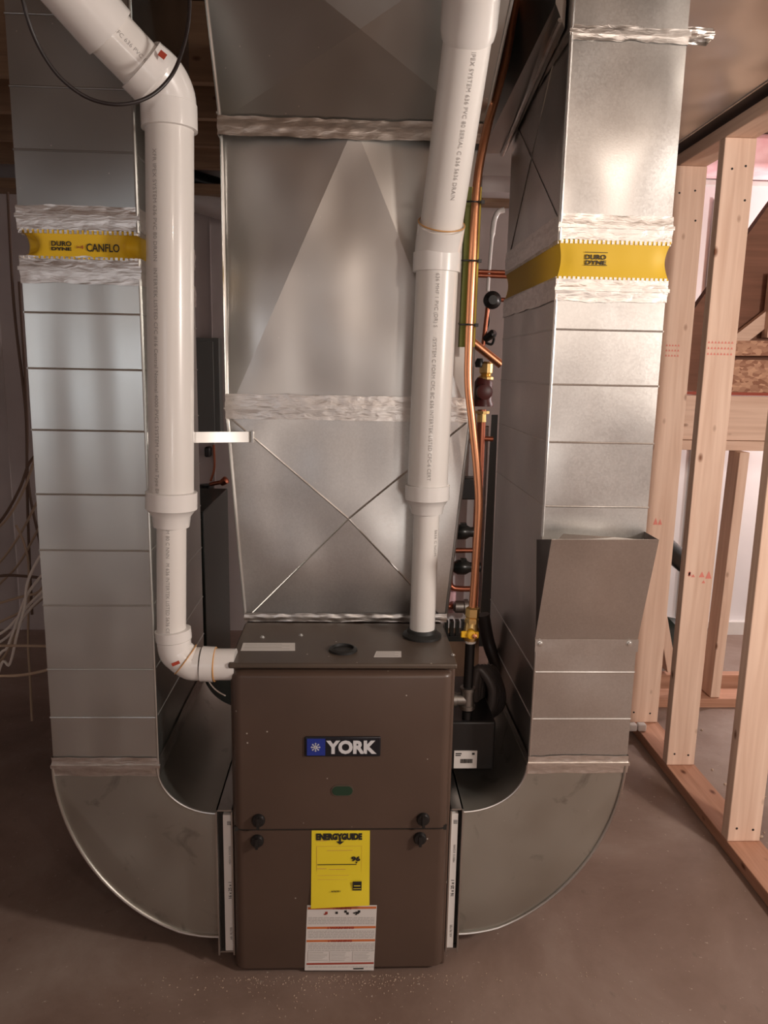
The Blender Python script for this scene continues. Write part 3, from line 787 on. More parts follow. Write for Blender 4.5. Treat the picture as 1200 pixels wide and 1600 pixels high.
def midcase(b):
    ap = V((.0, PY0 - .012, zC)); bl, br = V((XB[0], PY0, zB)), V((XB[1], PY0, zB)); tl, tr = V((XC[0], PY0 + .03, zC)), V((XC[1], PY0 + .03, zC))
    v = {n: b.verts.new(p) for n, p in (('ap', ap), ('bl', bl), ('br', br), ('tl', tl), ('tr', tr))}
    b.faces.new((v['bl'], v['br'], v['ap'])); b.faces.new((v['bl'], v['ap'], v['tl'])); b.faces.new((v['br'], v['tr'], v['ap']))
    k = {n: b.verts.new((p.x, PY1, p.z)) for n, p in (('bl', bl), ('br', br), ('tl', tl), ('tr', tr))}
    b.faces.new((v['bl'], v['tl'], k['tl'], k['bl'])); b.faces.new((v['br'], k['br'], k['tr'], v['tr'])); b.faces.new((k['bl'], k['tl'], k['tr'], k['br']))
    b.faces.new((v['bl'], k['bl'], k['br'], v['br'])); b.faces.new((v['tl'], v['ap'], v['tr'], k['tr'], k['tl']))
part('transition', 'galv_plain', pl, midcase)
zD = 2.50; yD = 1.80
def topcase(b):
    bl, br = V((XC[0], PY0, zC)), V((XC[1], PY0, zC)); tl, tr = V((-.335, yD, zD)), V((.365, yD, zD))
    c2 = V((.01, (PY0 + yD) / 2 - .020, (zC + zD) / 2 - .017))
    v = xface(b, bl, br, tr, tl, c2)
    k = [b.verts.new(p) for p in (V((XC[0], PY1, zC)), V((XC[1], PY1, zC)), V((.365, PY1, zD + .1)), V((-.335, PY1, zD + .1)))]
    for i in range(4): b.faces.new((v[i], k[i], k[(i + 1) % 4], v[(i + 1) % 4]))
    b.faces.new(k)
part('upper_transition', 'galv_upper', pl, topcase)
part('corner_seam', 'galv_plain', pl, lambda b: [tube(b, s, .0045, 8) for s in (
    [(XA[0], PY0, zA), (XB[0], PY0, zB)], [(XA[1], PY0, zA), (XB[1], PY0, zB)],
    [(XB[0], PY0, zB), (XC[0], PY0 + .012, zC)], [(XB[1], PY0, zB), (XC[1], PY0 + .012, zC)],
    [(XC[0], PY0, zC), (-.335, yD, zD)], [(XC[1], PY0, zC), (.365, yD, zD)])], smooth=True, split=True)
part('foil_tape', 'foil', pl, lambda b: tape_ring(b, XB[0] - .001, XB[1] + .001, PY0 - .002, PY1, pz(540, 657), pz(540, 618), seed=5, amp=.0016), smooth=True)
part('foil_tape', 'foil', pl, lambda b: tape_ring(b, XC[0] - .001, XC[1] + .001, PY0 - .020, PY1, pz(540, 221), pz(540, 190), seed=15, amp=.0016, y0t=PY0 - .014), smooth=True)
part('foil_tape', 'foil', pl, lambda b: tape_ring(b, XA[0], XA[1], PY0 - .002, PY1, zA - .003, zA + .022, seed=25, amp=.002), smooth=True)
part('drive_slip', 'foil', pl, lambda b: [box(b, XB[0] - .008, XB[1] + .006, PY0 - .010, PY0, pz(540, 642), pz(540, 640)), box(b, XC[0] - .008, XC[1] + .006, PY0 - .012, PY0, pz(540, 186), pz(540, 183))], split=True)
# strap bracket
sk = thing('metal_strap', tuple(P(310, 684, 2.0)), 'short flat metal strap between the left duct and the plenum', 'strap')
pa, pb = V((-.480, 1.97, P(240, 684, 1.97).z)), P(396, 684, 2.062)
pb.z = pa.z - .002
part('flat_bar', 'galv_plain', sk, lambda b: [bar(b, pa, V((-.40, 2.0, pa.z)), .028, .003), bar(b, V((-.40, 2.0, pa.z)), pb, .028, .003), box(b, pb.x - .004, pb.x, pb.y - .012, pb.y, pb.z - .016, pb.z + .016)])
p = pb + V((-.03, -.003, 0)); part('screw', 'screw_zinc', sk, lambda b: scr(b, p, (0, -1, 0), .005), smooth=True)

# ------------------------------------------------------------ overhead trunk and branch on the right
tr_ = thing('overhead_duct', (.85, 2.2, 2.39), 'broad galvanized duct running overhead on the right, seen from below', 'duct')
part('trunk_shell', 'galv_plain', tr_, lambda b: [box(b, .735, 1.205, .9, 3.6, 2.40, 2.70), box(b, .36, .735, 2.53, 3.6, 2.40, 2.70)])
part('edge_flange', 'foil', tr_, lambda b: box(b, 1.203, 1.209, .9, 3.6, 2.396, 2.404))
part('tape_tab', 'foil', tr_, lambda b: tape_ring(b, .727, .785, 1.83, 1.86, P(1100, 62, 1.83).z, P(1100, 42, 1.83).z, seed=3, amp=.006))
br_ = thing('branch_duct', (.40, 2.2, 2.2), 'dark brownish duct box sloping up between the plenum and the right duct', 'duct')
def brf(b):
    a0, a1 = P(752, 240, 2.5), P(795, 240, 2.5); c0, c1 = P(868, 5, 1.86), P(902, 45, 1.86)
    c1 = V((.464, 1.86, c1.z)); a1 = V((.464, 2.5, a1.z))
    hexa(b, [c0, c1, a1, a0, c0 + V((0, 0, .3)), c1 + V((0, 0, .3)), a1 + V((0, 0, .4)), a0 + V((0, 0, .4))])
part('box_shell', 'galv_plain', br_, brf)
def seamf(b):
    a0, a1 = P(752, 240, 2.5), P(795, 240, 2.5); c0, c1 = P(868, 5, 1.86), P(902, 45, 1.86); c1 = V((.464, 1.86, c1.z)); a1 = V((.464, 2.5, a1.z)); A, B_ = a0.lerp(a1, .85), c0.lerp(c1, .55)
    pts = [A.lerp(B_, k / 30) for k in range(31)]
    tube(b, [q + V((0, 0, -.004 + .003 * noise.noise(q * 60))) for q in pts], .006, 6)
part('taped_seam', 'foil', br_, seamf, smooth=True)
tag(part('hanging_carton', 'wall_grey', None, lambda b: box(b, P(752, 300, 4.1).x, P(800, 300, 4.1).x + .15, 4.1, 4.4, P(770, 300, 4.1).z, P(770, 243, 4.1).z)), 'pale box high on the back wall below the dark branch duct', 'box')

# ------------------------------------------------------------ PVC intake pipe (left)
def pipe_lathe(b, p0, p1, prof, seg=40):   # prof in fractions along, radius
    p0, p1 = V(p0), V(p1); L = (p1 - p0).length; lathe(b, p0, p1 - p0, [(t * L, r) for t, r in prof], seg)
def collar(b, p0, p1, r, lip=.004):
    pipe_lathe(b, p0, p1, [(0, r - .004), (.03, r), (.85, r), (.90, r), (1, r - .003)])
R3, R2 = .0515, .0345
YI = 1.80
pv = thing('intake_pipe', (-.42, YI, .8), 'white plastic pipe left of the plenum, bending into the furnace side', 'pipe')
A = P(265, 196, YI); B = P(268, 772, YI)
part('wide_pipe', 'pvc', pv, lambda b: cyl(b, A, B, R3, 48), smooth=True)
C0 = P(268, 806, YI); C1 = P(268, 990, YI)
part('reducer', 'pvc_fit', pv, lambda b: (lathe(b, P(268, 767, YI), C0 - B, [(0, R3), (.002, R3 + .008), (.042, R3 + .008), (.045, R3 + .004), (.060, R2 + .010), (.085, R2 + .007), (.086, R2)], 48)), smooth=True)
part('narrow_pipe', 'pvc', pv, lambda b: cyl(b, P(268, 800, YI), C1, R2, 40), smooth=True)
# lower 90 as two 45s
q0 = P(271, 990, YI); q1 = P(274, 1020, YI); q2 = P(298, 1036, YI); q3 = P(330, 1038, YI); q4 = V((FL + .01, YI, P(330, 1038, YI).z))
part('lower_elbow', 'pvc_fit', pv, lambda b: [tube(b, spline([q0 + V((0, 0, .0)), q0.lerp(q1, .7), V((q1.x + .006, YI, q1.z - .002)), q2, q2.lerp(q3, .5)], 6), R2 + .006, 32)], smooth=True)
part('elbow_collar', 'pvc_fit', pv, lambda b: [collar(b, P(270, 983, YI), P(272, 1000, YI), R2 + .0085)], smooth=True)
part('side_collar', 'pvc_fit', pv, lambda b: [cyl(b, q2.lerp(q3, .55), q3 + V((.008, 0, 0)), R2 + .0085, 36), cyl(b, q3 + V((.004, 0, 0)), q4, R2 + .004, 36)], smooth=True)
def ringat(b, p, d, r, th=.0016):
    a, c = frame_of(V(d).normalized()); tube(b, [V(p) + (a * math.cos(2 * math.pi * k / 32) + c * math.sin(2 * math.pi * k / 32)) * r for k in range(33)], th, 6)
part('primer_ring', 'primer', pv, lambda b: [ringat(b, q3 + V((.010, 0, 0)), (1, 0, 0), R2 + .0065, .002), ringat(b, P(290, 1030, YI), (.8, 0, -.6), R2 + .0078, .0015)], smooth=True, split=True)
p = P(281, 1027, YI)
part('red_sticker', 'ink_red', pv, lambda b: bar(b, p + V((-.010, -R2 - .006, -.004)), p + V((.008, -R2 - .006, .004)), .008, .001))
# upper 45 elbow and run to the upper left
E0 = A + V((0, -.002, .0)); E1 = P(262, 142, YI - .005); E2 = P(222, 105, 1.755); E3 = P(150, 30, 1.705); E4 = P(85, -45, 1.655)
part('collar', 'pvc_fit', pv, lambda b: lathe(b, P(265, 204, YI), P(264, 165, YI) - P(265, 204, YI), [(0, R3), (.001, R3 + .008), (.052, R3 + .008), (.055, R3 + .004)], 48), smooth=True)
part('upper_elbow', 'pvc_fit', pv, lambda b: tube(b, spline([P(264, 176, YI), P(263, 152, YI - .003), P(250, 125, YI - .018), P(226, 104, 1.758)], 6), R3 + .0055, 40), smooth=True)
part('elbow_collar', 'pvc_fit', pv, lambda b: lathe(b, P(244, 126, 1.772), E3 - E2, [(0, R3 + .005), (.004, R3 + .0085), (.040, R3 + .0085), (.041, R3)], 48), smooth=True)
part('slanted_pipe', 'pvc', pv, lambda b: cyl(b, E2, E3, R3, 44), smooth=True)
part('upper_collar', 'pvc_fit', pv, lambda b: lathe(b, P(172, 52, 1.720), E4 - E3, [(0, R3), (.001, R3 + .008), (.30, R3 + .008)], 48), smooth=True)
p = P(127, 2, 1.66); part('red_sticker', 'ink_red', pv, lambda b: bar(b, p + V((-.012, -.04, .008)), p + V((.012, -.04, -.004)), .014, .001))
p = P(262, 98, 1.75); part('red_sticker', 'ink_red', pv, lambda b: bar(b, p + V((-.006, -.045, .003)), p + V((.006, -.045, -.006)), .012, .001))
PR = 'XFR IPEX SYSTEM 636 PVC 80 DRAIN   INTERTEK LISTED CFC #16 Central Nominal 4000 PVC1 SYSTEM * Central Type BH  S636  '
text_on_pipe(PR, .0135, A, B, R3, -.42, 'pipe_print', pv, .06)
text_on_pipe('AM 80 C NNN   M 636 INTERTEK LISTED S636 CENTRAL NOM', .0115, P(268, 806, YI), C1, R2, -.02, 'pipe_print', pv, .02)
text_on_pipe('CFC 636 PVC 80 C SERIAL 636', .0115, E3, E2, R3, .2, 'pipe_print', pv, .03)
tag(part('white_wire', 'cable_white', None, lambda b: tube(b, spline([P(322, 1056, 1.80), P(330, 1070, 1.80), P(340, 1080, 1.79), P(352, 1087, 1.77)], 6), .0017, 8), smooth=True), 'short thin white wire hanging below the pipe elbow beside the furnace', 'wire')

# ------------------------------------------------------------ PVC vent pipe (right)
YV = 1.955
vp = thing('vent_pipe', (.2, YV, ZT), 'white plastic pipe rising from the furnace top in front of the plenum', 'pipe')
f0 = V((P(659, 998, YV).x, YV, ZT))
part('rubber_flange', 'black_rubber', vp, lambda b: lathe(b, f0, (0, 0, 1), [(0, .052), (.006, .052), (.010, .046), (.013, .040), (.022, .038), (.022, R2)], 40), smooth=True)
g1 = P(667, 795, YV); part('narrow_pipe', 'pvc', vp, lambda b: cyl(b, f0, g1, R2 - .001, 40), smooth=True)
g2 = P(668, 757, YV)
part('reducer', 'pvc_fit', vp, lambda b: lathe(b, g2, P(667, 800, YV) - g2, [(0, R3), (.001, R3 + .006), (.038, R3 + .006), (.041, R3 + .002), (.055, R2 + .010), (.075, R2 + .006), (.076, R2)], 48), smooth=True)
g3 = P(684, 400, 1.95)
part('wide_pipe', 'pvc', vp, lambda b: cyl(b, g2, g3, R3, 48), smooth=True)
g4 = P(688, 362, 1.925); g5 = P(735, 30, 1.72); g6 = P(741, -40, 1.66)
part('bend_fitting', 'pvc_fit', vp, lambda b: [tube(b, spline([P(682, 424, 1.951), P(684, 395, 1.95), P(687, 372, 1.935), P(690, 350, 1.915)], 6), R3 + .005, 44), lathe(b, P(682, 426, 1.951), g3 - g2, [(0, R3), (.001, R3 + .007), (.045, R3 + .007), (.047, R3)], 44)], smooth=True)
part('tilted_pipe', 'pvc', vp, lambda b: cyl(b, g4, g5, R3 - .001, 48), smooth=True)
part('primer_ring', 'primer', vp, lambda b: ringat(b, P(690, 349, 1.913), g5 - g4, R3 + .004, .0018), smooth=True)
part('top_coupling', 'pvc_fit', vp, lambda b: lathe(b, P(731, 58, 1.738), g6 - g5, [(0, R3), (.001, R3 + .004), (.02, R3 + .007), (.085, R3 + .007), (.09, R3 + .010), (.2, R3 + .010)], 48), smooth=True)
text_on_pipe('V  636 MHF 1 PVC (DR) S      /SYSTEM C FORM CFC BC 636 INTERTEK LISTED CFC-6 CERT', .0125, g3, g2, R3, -.05, 'pipe_print', vp, .03)
text_on_pipe('IPEX SYSTEM 636 PVC 80 SERIAL C 636 S636 DRAIN', .0125, g5, g4, R3, .25, 'pipe_print', vp, .05)
text_on_pipe('S636 C NOM', .012, g1, f0, R2, .75, 'pipe_print', vp, .05)

# ------------------------------------------------------------ gas line (right)
YG = 1.95
gl = thing('gas_line', (.33, YG, .55), 'copper gas line with brass shut-off valve right of the furnace', 'pipe')
cp = [P(738, 955, YG), P(742, 900, YG), P(748, 800, YG), P(746, 740, YG), P(738, 660, YG), P(732, 600, YG), P(733, 530, YG), P(738, 420, YG), P(745, 290, YG + .02), P(760, 205, YG + .05), P(775, 150, YG + .10), P(791, 90, YG + .15), P(803, 20, YG + .2), P(815, -40, YG + .22)]
part('copper_tube', 'copper', gl, lambda b: tube(b, spline(cp, 8), .0105, 16), smooth=True)
vx = P(736, 985, YG)
zt, zb_ = P(739, 948, YG), P(735, 996, YG)
part('flare_nut', 'brass', gl, lambda b: [lathe(b, zt, (zb_ - zt), [(0, .013), (.004, .019), (.026, .019), (.030, .016), (.034, .019), (.044, .019)], 6)])
part('valve_body', 'brass', gl, lambda b: [lathe(b, zt.lerp(zb_, .5), (zb_ - zt), [(0, .017), (.02, .019), (.034, .023), (.048, .020), (.052, .014)], 20)], smooth=True)
def hnd(b):
    c = P(736, 991, YG - .03)
    bar(b, P(720, 991, YG - .03), P(748, 992, YG - .03), .018, .008); lathe(b, c + V((0, .01, 0)), (0, -1, 0), [(0, .013), (.018, .013), (.02, .009)], 16)
vh = part('valve_handle', 'valve_yellow', gl, hnd, bevel=.003)
part('valve_nut', 'copper', vh, lambda b: lathe(b, P(741, 993, YG - .035) + V((0, 0, 0)), (0, -1, 0), [(0, .007), (.008, .007), (.010, .003)], 6))
n0, n1 = P(735, 1000, YG), P(731, 1076, YG)
part('thread_seal', 'pvc_fit', gl, lambda b: cyl(b, P(735, 998, YG), P(735, 1004, YG), .0145, 16))
part('black_nipple', 'black_iron', gl, lambda b: cyl(b, n0, n1, .0130, 20), smooth=True)
def tee(b):
    t0, t1 = P(731, 1073, YG), P(730, 1112, YG)
    lathe(b, t0, t1 - t0, [(0, .017), (.001, .021), (.010, .021), (.012, .018), (.050, .018), (.052, .021), (.062, .021), (.063, .015)], 24)
    m = t0.lerp(t1, .5); lathe(b, m, (-1, 0, 0), [(0, .017), (.03, .017), (.031, .020), (.042, .020), (.043, .013), (.08, .013)], 24)
part('pipe_tee', 'iron_grey', gl, tee, smooth=True)
part('drip_nipple', 'black_iron', gl, lambda b: cyl(b, P(730, 1110, YG), P(729, 1142, YG), .0135, 20), smooth=True)
part('drip_cap', 'iron_grey', gl, lambda b: lathe(b, P(729, 1138, YG), (0, 0, -1), [(0, .015), (.001, .018), (.008, .018), (.009, .016), (.022, .015), (.026, .010)], 20), smooth=True)
# yellow-green support strip with three ties
sp = thing('support_strip', tuple(P(735, 540, 1.98)), 'yellow-green angle strip behind the copper tube', 'strip')
def strip_f(b, x0, x1, x2, x3, y, yb):
    a0, a1, c0, c1 = P(x0, 542, y), P(x1, 542, y), P(x2, 292, y), P(x3, 292, y)
    hexa(b, [a0, a1, a1 + V((0, yb, 0)), a0 + V((0, yb, 0)), c0, c1, c1 + V((0, yb, 0)), c0 + V((0, yb, 0))])
part('front_face', 'yellow_plastic', sp, lambda b: strip_f(b, 727, 742, 738, 753, 1.965, .006))
part('side_face', 'green_plastic', sp, lambda b: strip_f(b, 718, 727, 729, 737, 1.970, .03))
for y, lab in ((315, 'black cable tie highest round the copper tube'), (407, 'black cable tie in the middle round the copper tube'), (507, 'black cable tie lowest round the copper tube')):
    xl = 744 - (y - 292) * .05
    k0, k1 = P(xl - 14, y, 1.955), P(xl + 10, y + 1, 1.955)
    def tf(b):
        tube(b, spline([k0 + V((0, .03, .004)), k0, P(xl - 2, y, 1.933), k1, k1 + V((.0, .03, .003))], 6), .0022, 8)
        box(b, k1.x - .003, k1.x + .006, k1.y - .006, k1.y + .004, k1.z - .004, k1.z + .004)
    tag(part('cable_tie', 'black_plastic', None, tf), lab, 'cable tie', 'cable ties on the copper tube')

# condensate trap box and hose bundle right of furnace
cb = thing('condensate_box', (.34, 2.0, .50), 'black box with a small white label tucked between furnace and right duct', 'box')
a, c = P(700, 1206, 1.93), P(775, 1128, 1.93)
part('box_body', 'black_plastic', cb, lambda b: box(b, .266, c.x, 1.93, 2.25, a.z + .005, c.z), bevel=.006)
la, lc_ = P(709, 1201, 1.925), P(746, 1174, 1.925)
lb = part('barcode_label', 'label_white', cb, lambda b: box(b, la.x, lc_.x, 1.927, 1.93, la.z, lc_.z))
def bars(b):
    r = random.Random(3); x = la.x + .018; zc = (la.z + lc_.z) / 2
    while x < lc_.x - .012:
        w_ = r.uniform(.0006, .0018); box(b, x, x + w_, 1.926, 1.9275, zc - .010, zc + .002); x += w_ + r.uniform(.0005, .0012)
    box(b, la.x + .004, la.x + .020, 1.926, 1.9275, lc_.z - .009, lc_.z - .006); box(b, la.x + .004, la.x + .018, 1.926, 1.9275, lc_.z - .014, lc_.z - .0115)
    box(b, lc_.x - .014, lc_.x - .007, 1.926, 1.9275, lc_.z - .011, lc_.z - .005)
part('barcode_print', 'ink_black', lb, bars)
ch = thing('hose_bundle', tuple(P(760, 1110, 2.1)), 'folded dark grey hose bundle behind the gas pipe', 'hose')
plain('hose_grey', (.075, .06, .055), .4)
for k in range(5):
    o_ = k * 7
    part('hose_loop', 'hose_grey', ch, lambda b: tube(b, spline([P(742 + o_ * .3, 1118, 2.08 + k * .012), P(741 + o_ * .6, 1075, 2.06 + k * .012), P(748 + o_ * .7, 1045, 2.06 + k * .012), P(768 + o_ * .5, 1072 + o_ * .2, 2.05 + k * .012), P(766 + o_ * .5, 1105, 2.05 + k * .012), P(745 + o_ * .4, 1122, 2.05 + k * .012)], 6), .014, 12), smooth=True)
tag(part('drain_hose', 'hose_grey', None, lambda b: tube(b, spline([P(755, 960, 2.3), P(765, 1010, 2.3), P(785, 1060, 2.25), P(798, 1105, 2.2), P(803, 1140, 2.12)], 8), .02, 12), smooth=True), 'dark hose running down beside the right duct behind the gas valve', 'hose')

# ------------------------------------------------------------ hydronic manifold on the back wall
YM = 3.55
hm = thing('heating_manifold', tuple(P(750, 900, YM)), 'copper heating pipework with valves and pump on the back wall', 'pipework')
M_ = lambda x, y, d=0: P(x, y, YM + d)
part('mounting_rail', 'abs_black', hm, lambda b: hexa(b, [M_(748, 1010, .05), M_(764, 1010, .05), M_(764, 1010, .11), M_(748, 1010, .11), M_(768, 648, .05), M_(778, 648, .05), M_(778, 648, .11), M_(768, 648, .11)]))
part('main_riser', 'copper_dull', hm, lambda b: [cyl(b, M_(753, 640), M_(740, 960), .020, 12), cyl(b, M_(762, 480), M_(755, 540), .010, 10)], smooth=True, split=True)
part('return_loop', 'copper_dull', hm, lambda b: tube(b, spline([M_(710, 790), M_(707, 840), M_(703, 905), M_(706, 917), M_(718, 920), M_(745, 920)], 6), .014, 12), smooth=True)
part('cross_pipe', 'copper_dull', hm, lambda b: [cyl(b, M_(700, 860), M_(745, 860), .012, 10), cyl(b, M_(690, 947), M_(745, 949), .013, 10), cyl(b, M_(742, 424), M_(795, 426), .010, 10), cyl(b, M_(742, 430), M_(795, 432), .010, 10), cyl(b, M_(775, 468), M_(795, 469), .010, 10), cyl(b, M_(725, 684), M_(770, 686), .012, 10)], smooth=True, split=True)
part('copper_offset', 'copper', hm, lambda b: cyl(b, M_(738, 534, -.2), M_(783, 570, -.2), .018, 16), smooth=True)
for y in (831, 886):
    part('zone_valve', 'abs_black', hm, lambda b: [lathe(b, M_(708, y, -.02), (1, 0, 0), [(0, .022), (.02, .036), (.06, .036), (.08, .024), (.13, .024)], 14), box(b, M_(718, y).x, M_(727, y).x, YM - .04, YM - .01, M_(718, y).z + .02, M_(718, y).z + .048)], smooth=True)
part('zone_controller', 'black_plastic', hm, lambda b: box(b, M_(718, 760).x, M_(744, 760).x, YM - .05, YM + .04, M_(718, 778).z, M_(718, 745).z), bevel=.006)
pm = part('circulator_pump', 'pump_red', hm, lambda b: [lathe(b, M_(756, 590), (0, 0, -1), [(0, .03), (.02, .042), (.10, .042), (.12, .05), (.13, .05)], 16), lathe(b, M_(755, 612, -.03), (0, -1, 0), [(0, .035), (.05, .035), (.055, .02)], 16)], smooth=True)
part('pump_flange', 'brass', hm, lambda b: [lathe(b, M_(760, 565), (0, 0, -1), [(0, .02), (.01, .03), (.05, .03), (.06, .022), (.07, .036), (.08, .036)], 12), lathe(b, M_(753, 642), (0, 0, -1), [(0, .036), (.012, .036), (.014, .02), (.05, .022), (.06, .012)], 12)], split=True)
part('regulator', 'black_plastic', hm, lambda b: [lathe(b, M_(767, 470, .03), (0, -1, 0), [(0, .036), (.03, .040), (.04, .040), (.05, .022), (.055, .020)], 24), lathe(b, M_(758, 530, .0), (.5, -.5, .4), [(0, .016), (.05, .02), (.06, .012)], 12), lathe(b, M_(750, 560, .0), (0, 0, -1), [(0, .014), (.02, .024), (.04, .02)], 12)], smooth=True)
part('capillary_tube', 'abs_black', hm, lambda b: [tube(b, spline([M_(762, 484), M_(763, 505), M_(756, 530), M_(768, 538), M_(772, 525), M_(764, 518)], 6), .006, 8)], smooth=True)
part('steel_vent_tube', 'pvc_fit', hm, lambda b: tube(b, spline([M_(788, 328), M_(779, 331), M_(773, 342), M_(770, 360), M_(766, 400), M_(762, 455)], 6), [.012] * 20 + [.008] * 11, 10), smooth=True)
part('union_fitting', 'iron_grey', hm, lambda b: lathe(b, M_(708, 948, -.02), (1, 0, 0), [(0, .018), (.01, .03), (.05, .03), (.052, .038), (.07, .038), (.072, .028), (.10, .028)], 12), smooth=True)
def comb(b):
    for k in range(4): box(b, M_(692 + 8.7 * k, 985).x, M_(697.5 + 8.7 * k, 985).x, YM - .06, YM - .02, M_(700, 992).z, M_(700, 965).z)
    box(b, M_(690, 990).x, M_(724, 990).x, YM - .065, YM - .02, M_(700, 995).z, M_(700, 987).z)
part('tube_guide', 'abs_black', hm, comb)
part('backing_board', 'wall_white', hm, lambda b: box(b, M_(660, 850).x, M_(762, 850).x, YM + .12, YM + .14, M_(700, 994).z, M_(700, 670).z))
part('backing_frame', 'ceiling_board', hm, lambda b: box(b, M_(660, 850).x, M_(764, 850).x, YM + .14, YM + .16, 0, M_(700, 668).z))
tag(part('pink_batt_scrap', 'pink_batt', None, lambda b: box(b, M_(684, 940).x, M_(714, 940).x, YM + .02, YM + .11, M_(690, 962).z, M_(690, 918).z), bevel=.02), 'small pink insulation piece behind the lowest copper fitting', 'insulation')

# ------------------------------------------------------------ things behind on the left
ep = thing('electrical_panel', tuple(P(320, 680, 4.3)), 'grey electrical panel on the back wall left of the plenum', 'electrical panel')
a, c = P(262, 682, 4.3), P(342, 528, 4.3)
part('panel_box', 'panel_grey', ep, lambda b: box(b, a.x, c.x, 4.3, 4.4, a.z, c.z), bevel=.004)
part('panel_door', 'panel_grey', ep, lambda b: box(b, a.x + .02, c.x - .03, 4.285, 4.3, a.z + .03, c.z - .02), bevel=.003)
bx = thing('water_tank_cabinet', tuple(P(290, 1000, 2.75)), 'dark green-black cabinet behind the intake pipe', 'cabinet')
a, c = P(230, 1010, 2.75), P(318, 800, 2.75)
part('cabinet_body', 'dark_cabinet', bx, lambda b: box(b, a.x, c.x, 2.75, 3.3, .02, c.z), bevel=.004)
part('trim_strip', 'panel_grey', bx, lambda b: bar(b, P(236, 862, 2.745), P(314, 812, 2.745), .004, .004))
bp = thing('standpipe', tuple(P(324, 985, 3.4)), 'black vertical pipe with a small copper valve left of the plenum', 'pipe')
part('pipe_body', 'abs_black', bp, lambda b: cyl(b, V((P(324, 760, 3.4).x, 3.4, .02)), P(323, 757, 3.4), .032, 20), smooth=True)
part('valve', 'copper_dull', bp, lambda b: [cyl(b, P(328, 757, 3.38), P(352, 752, 3.38), .009, 10), lathe(b, P(346, 755, 3.38), (.7, -.3, .5), [(0, .014), (.03, .018), (.035, .01)], 10), cyl(b, P(326, 768, 3.38), P(337, 767, 3.38), .012, 10)], smooth=True)
part('wire', 'copper_dull', bp, lambda b: tube(b, spline([P(334, 695, 3.38), P(335, 730, 3.38), P(329, 752, 3.38)], 6), .005, 8), smooth=True)
tag(part('wall_outlet', 'black_plastic', None, lambda b: box(b, P(317, 710, 4.3).x, P(326, 710, 4.3).x, 4.34, 4.41, P(320, 716, 4.3).z, P(320, 700, 4.3).z), bevel=.01), 'small black fitting on the wall below the strap', 'fitting')
tag(part('black_drain_pipe', 'abs_black', None, lambda b: cyl(b, P(225, 255, 4.33), P(400, 310, 4.33), .045, 20), smooth=True), 'black sloping pipe high up behind the intake pipe', 'pipe')
tag(part('white_drain_pipe', 'pvc_grey', None, lambda b: cyl(b, P(225, 289, 4.335), P(400, 343, 4.335), .058, 20), smooth=True), 'white sloping pipe high up just below the black one', 'pipe')
# low dark slab standing in for the shadow on the floor
tag(part('floor_shadow_slab', 'shade_black', None, lambda b: box(b, P(330, 1000, 3.1).x, P(400, 1000, 3.1).x + .3, 2.9, 3.7, 0, .06)), 'dark low slab standing for the shadow on the floor behind the furnace', 'shadow')

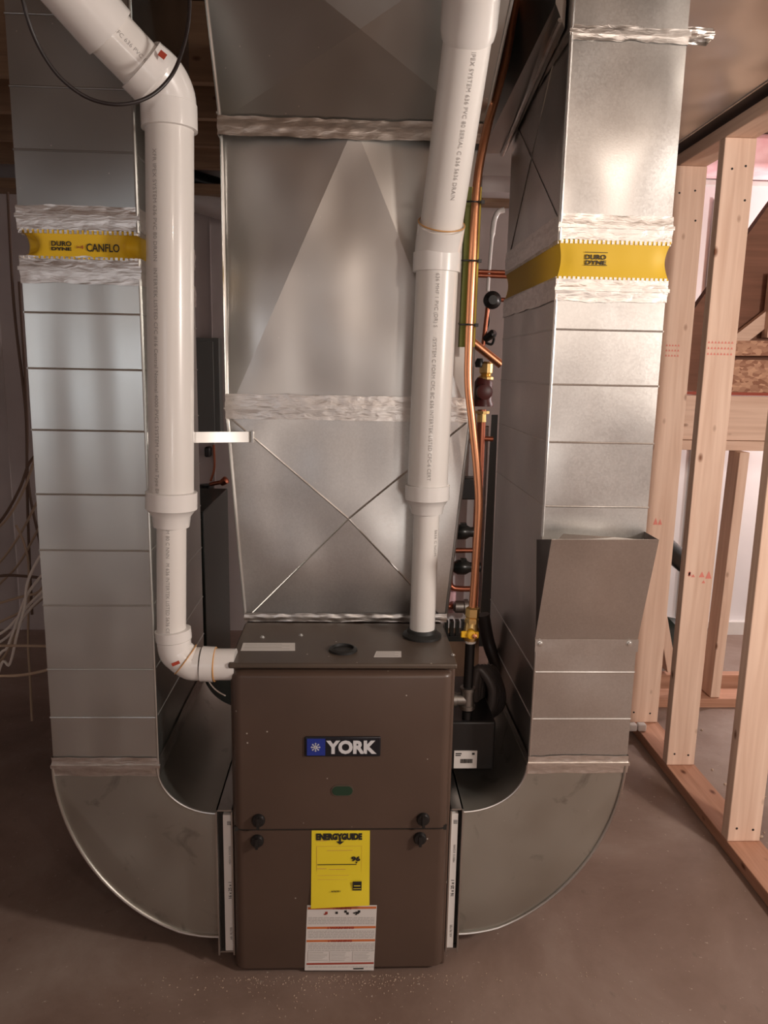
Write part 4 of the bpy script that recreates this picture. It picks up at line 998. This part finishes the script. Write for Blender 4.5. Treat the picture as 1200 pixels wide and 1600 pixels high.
# ------------------------------------------------------------ cables
bc = tag(part('black_cable', 'cable_black', None, lambda b: tube(b, spline([P(30, -30, 1.52), P(42, 25, 1.53), P(62, 75, 1.55), P(95, 122, 1.57), P(140, 154, 1.59), P(190, 163, 1.60), P(235, 150, 1.62), P(268, 118, 1.64), P(286, 75, 1.67), P(295, 30, 1.69), P(297, -30, 1.7)], 8), .0038, 10), smooth=True),
    'black cable drooping in a loop at the top left in front of the ducts', 'cable')
wires = [
    ([(-30, 1180), (0, 1043), (15, 1038), (27, 990), (38, 950), (43, 910), (62, 870), (75, 860)], 'cable_white', 2.6, 'long white cable rising from the tangle to the left duct'),
    ([(-40, 1075), (0, 1022), (12, 1010), (30, 960), (42, 930), (60, 905), (75, 890)], 'cable_white', 2.62, None),
    ([(-60, 1010), (0, 990), (25, 968), (50, 940), (75, 915)], 'cable_white', 2.64, None),
    ([(-60, 1030), (0, 1003), (25, 980), (48, 950), (75, 925)], 'cable_white', 2.66, None),
    ([(-50, 1060), (0, 1033), (20, 1000), (40, 960), (78, 925)], 'cable_beige', 2.68, None),
    ([(-50, 955), (0, 942), (35, 932), (60, 925), (85, 900)], 'cable_beige', 2.7, None),
    ([(-50, 1000), (0, 972), (40, 950), (80, 900)], 'cable_beige', 2.72, None),
    ([(-50, 850), (0, 822), (30, 780), (50, 730), (60, 690)], 'cable_beige', 3.0, None),
    ([(-50, 930), (0, 878), (25, 845), (45, 810), (65, 770)], 'cable_beige', 3.05, None),
    ([(-50, 960), (0, 912), (30, 880), (58, 830), (78, 790)], 'cable_beige', 3.1, None),
    ([(-50, 860), (0, 815), (30, 765), (45, 725), (62, 705)], 'cable_brown', 3.15, None),
    ([(12, 300), (22, 480), (40, 640), (45, 760), (70, 880)], 'cable_brown', 3.2, None),
    ([(30, 440), (42, 640), (42, 740), (45, 850), (50, 960)], 'cable_brown', 3.2, None),
    ([(-50, 912), (0, 900), (35, 900), (80, 905)], 'cable_brown', 3.0, None),
    ([(-60, 1011), (0, 1009), (40, 1009), (90, 1010)], 'cable_beige', 2.5, 'straight beige cable crossing level to the left duct above the floor'),
    ([(-60, 1054), (0, 1056), (40, 1054), (90, 1043)], 'cable_beige', 2.3, 'lowest beige cable reaching the left duct near the floor'),
    ([(25, 820), (38, 850), (45, 890), (44, 1000), (47, 1060), (50, 1126)], 'cable_beige', 2.9, None),
]
names = {'cable_white': 'thin white cable in the tangle beside the left duct', 'cable_beige': 'thin beige cable in the tangle beside the left duct', 'cable_brown': 'thin dark cable against the back wall left of the duct'}
for pts, m, Y, lab in wires:
    o = tag(part('loose_cable', m, None, lambda b: tube(b, spline([P(x, y, Y) for x, y in pts], 7), .0048 if m != 'cable_brown' else .006, 8), smooth=True), lab or names[m], 'cable',
            'loose cables beside the left duct' if lab else {'cable_white': 'white cables in the tangle', 'cable_beige': 'beige cables in the tangle', 'cable_brown': 'dark cables on the back wall'}[m])

# ------------------------------------------------------------ sawdust and grit
def grit(b):
    r = random.Random(11)
    for k in range(620):
        if k < 330: x = r.gauss(0, .2); y = 1.742 - abs(r.gauss(0, .03)); s = r.uniform(.0007, .0017)
        else: x = r.uniform(-.6, .8); y = r.uniform(1.35, 1.74); s = r.uniform(.0007, .0018)
        if k > 560: x = r.uniform(1.38, 1.9); y = r.uniform(2.0, 3.2); s = r.uniform(.003, .006)
        m = Matrix.Translation((x, y, s * .5)) @ Matrix.Rotation(r.uniform(0, 6), 4, 'Z') @ Matrix.Scale(r.uniform(.6, 2), 4, (1, 0, 0)) @ Matrix.Scale(s, 4)
        bmesh.ops.create_icosphere(b, subdivisions=1, radius=1, matrix=m)
tag(part('sawdust', 'dust', None, grit), 'pale sawdust and grit scattered on the floor before the furnace', 'sawdust', kind='stuff')
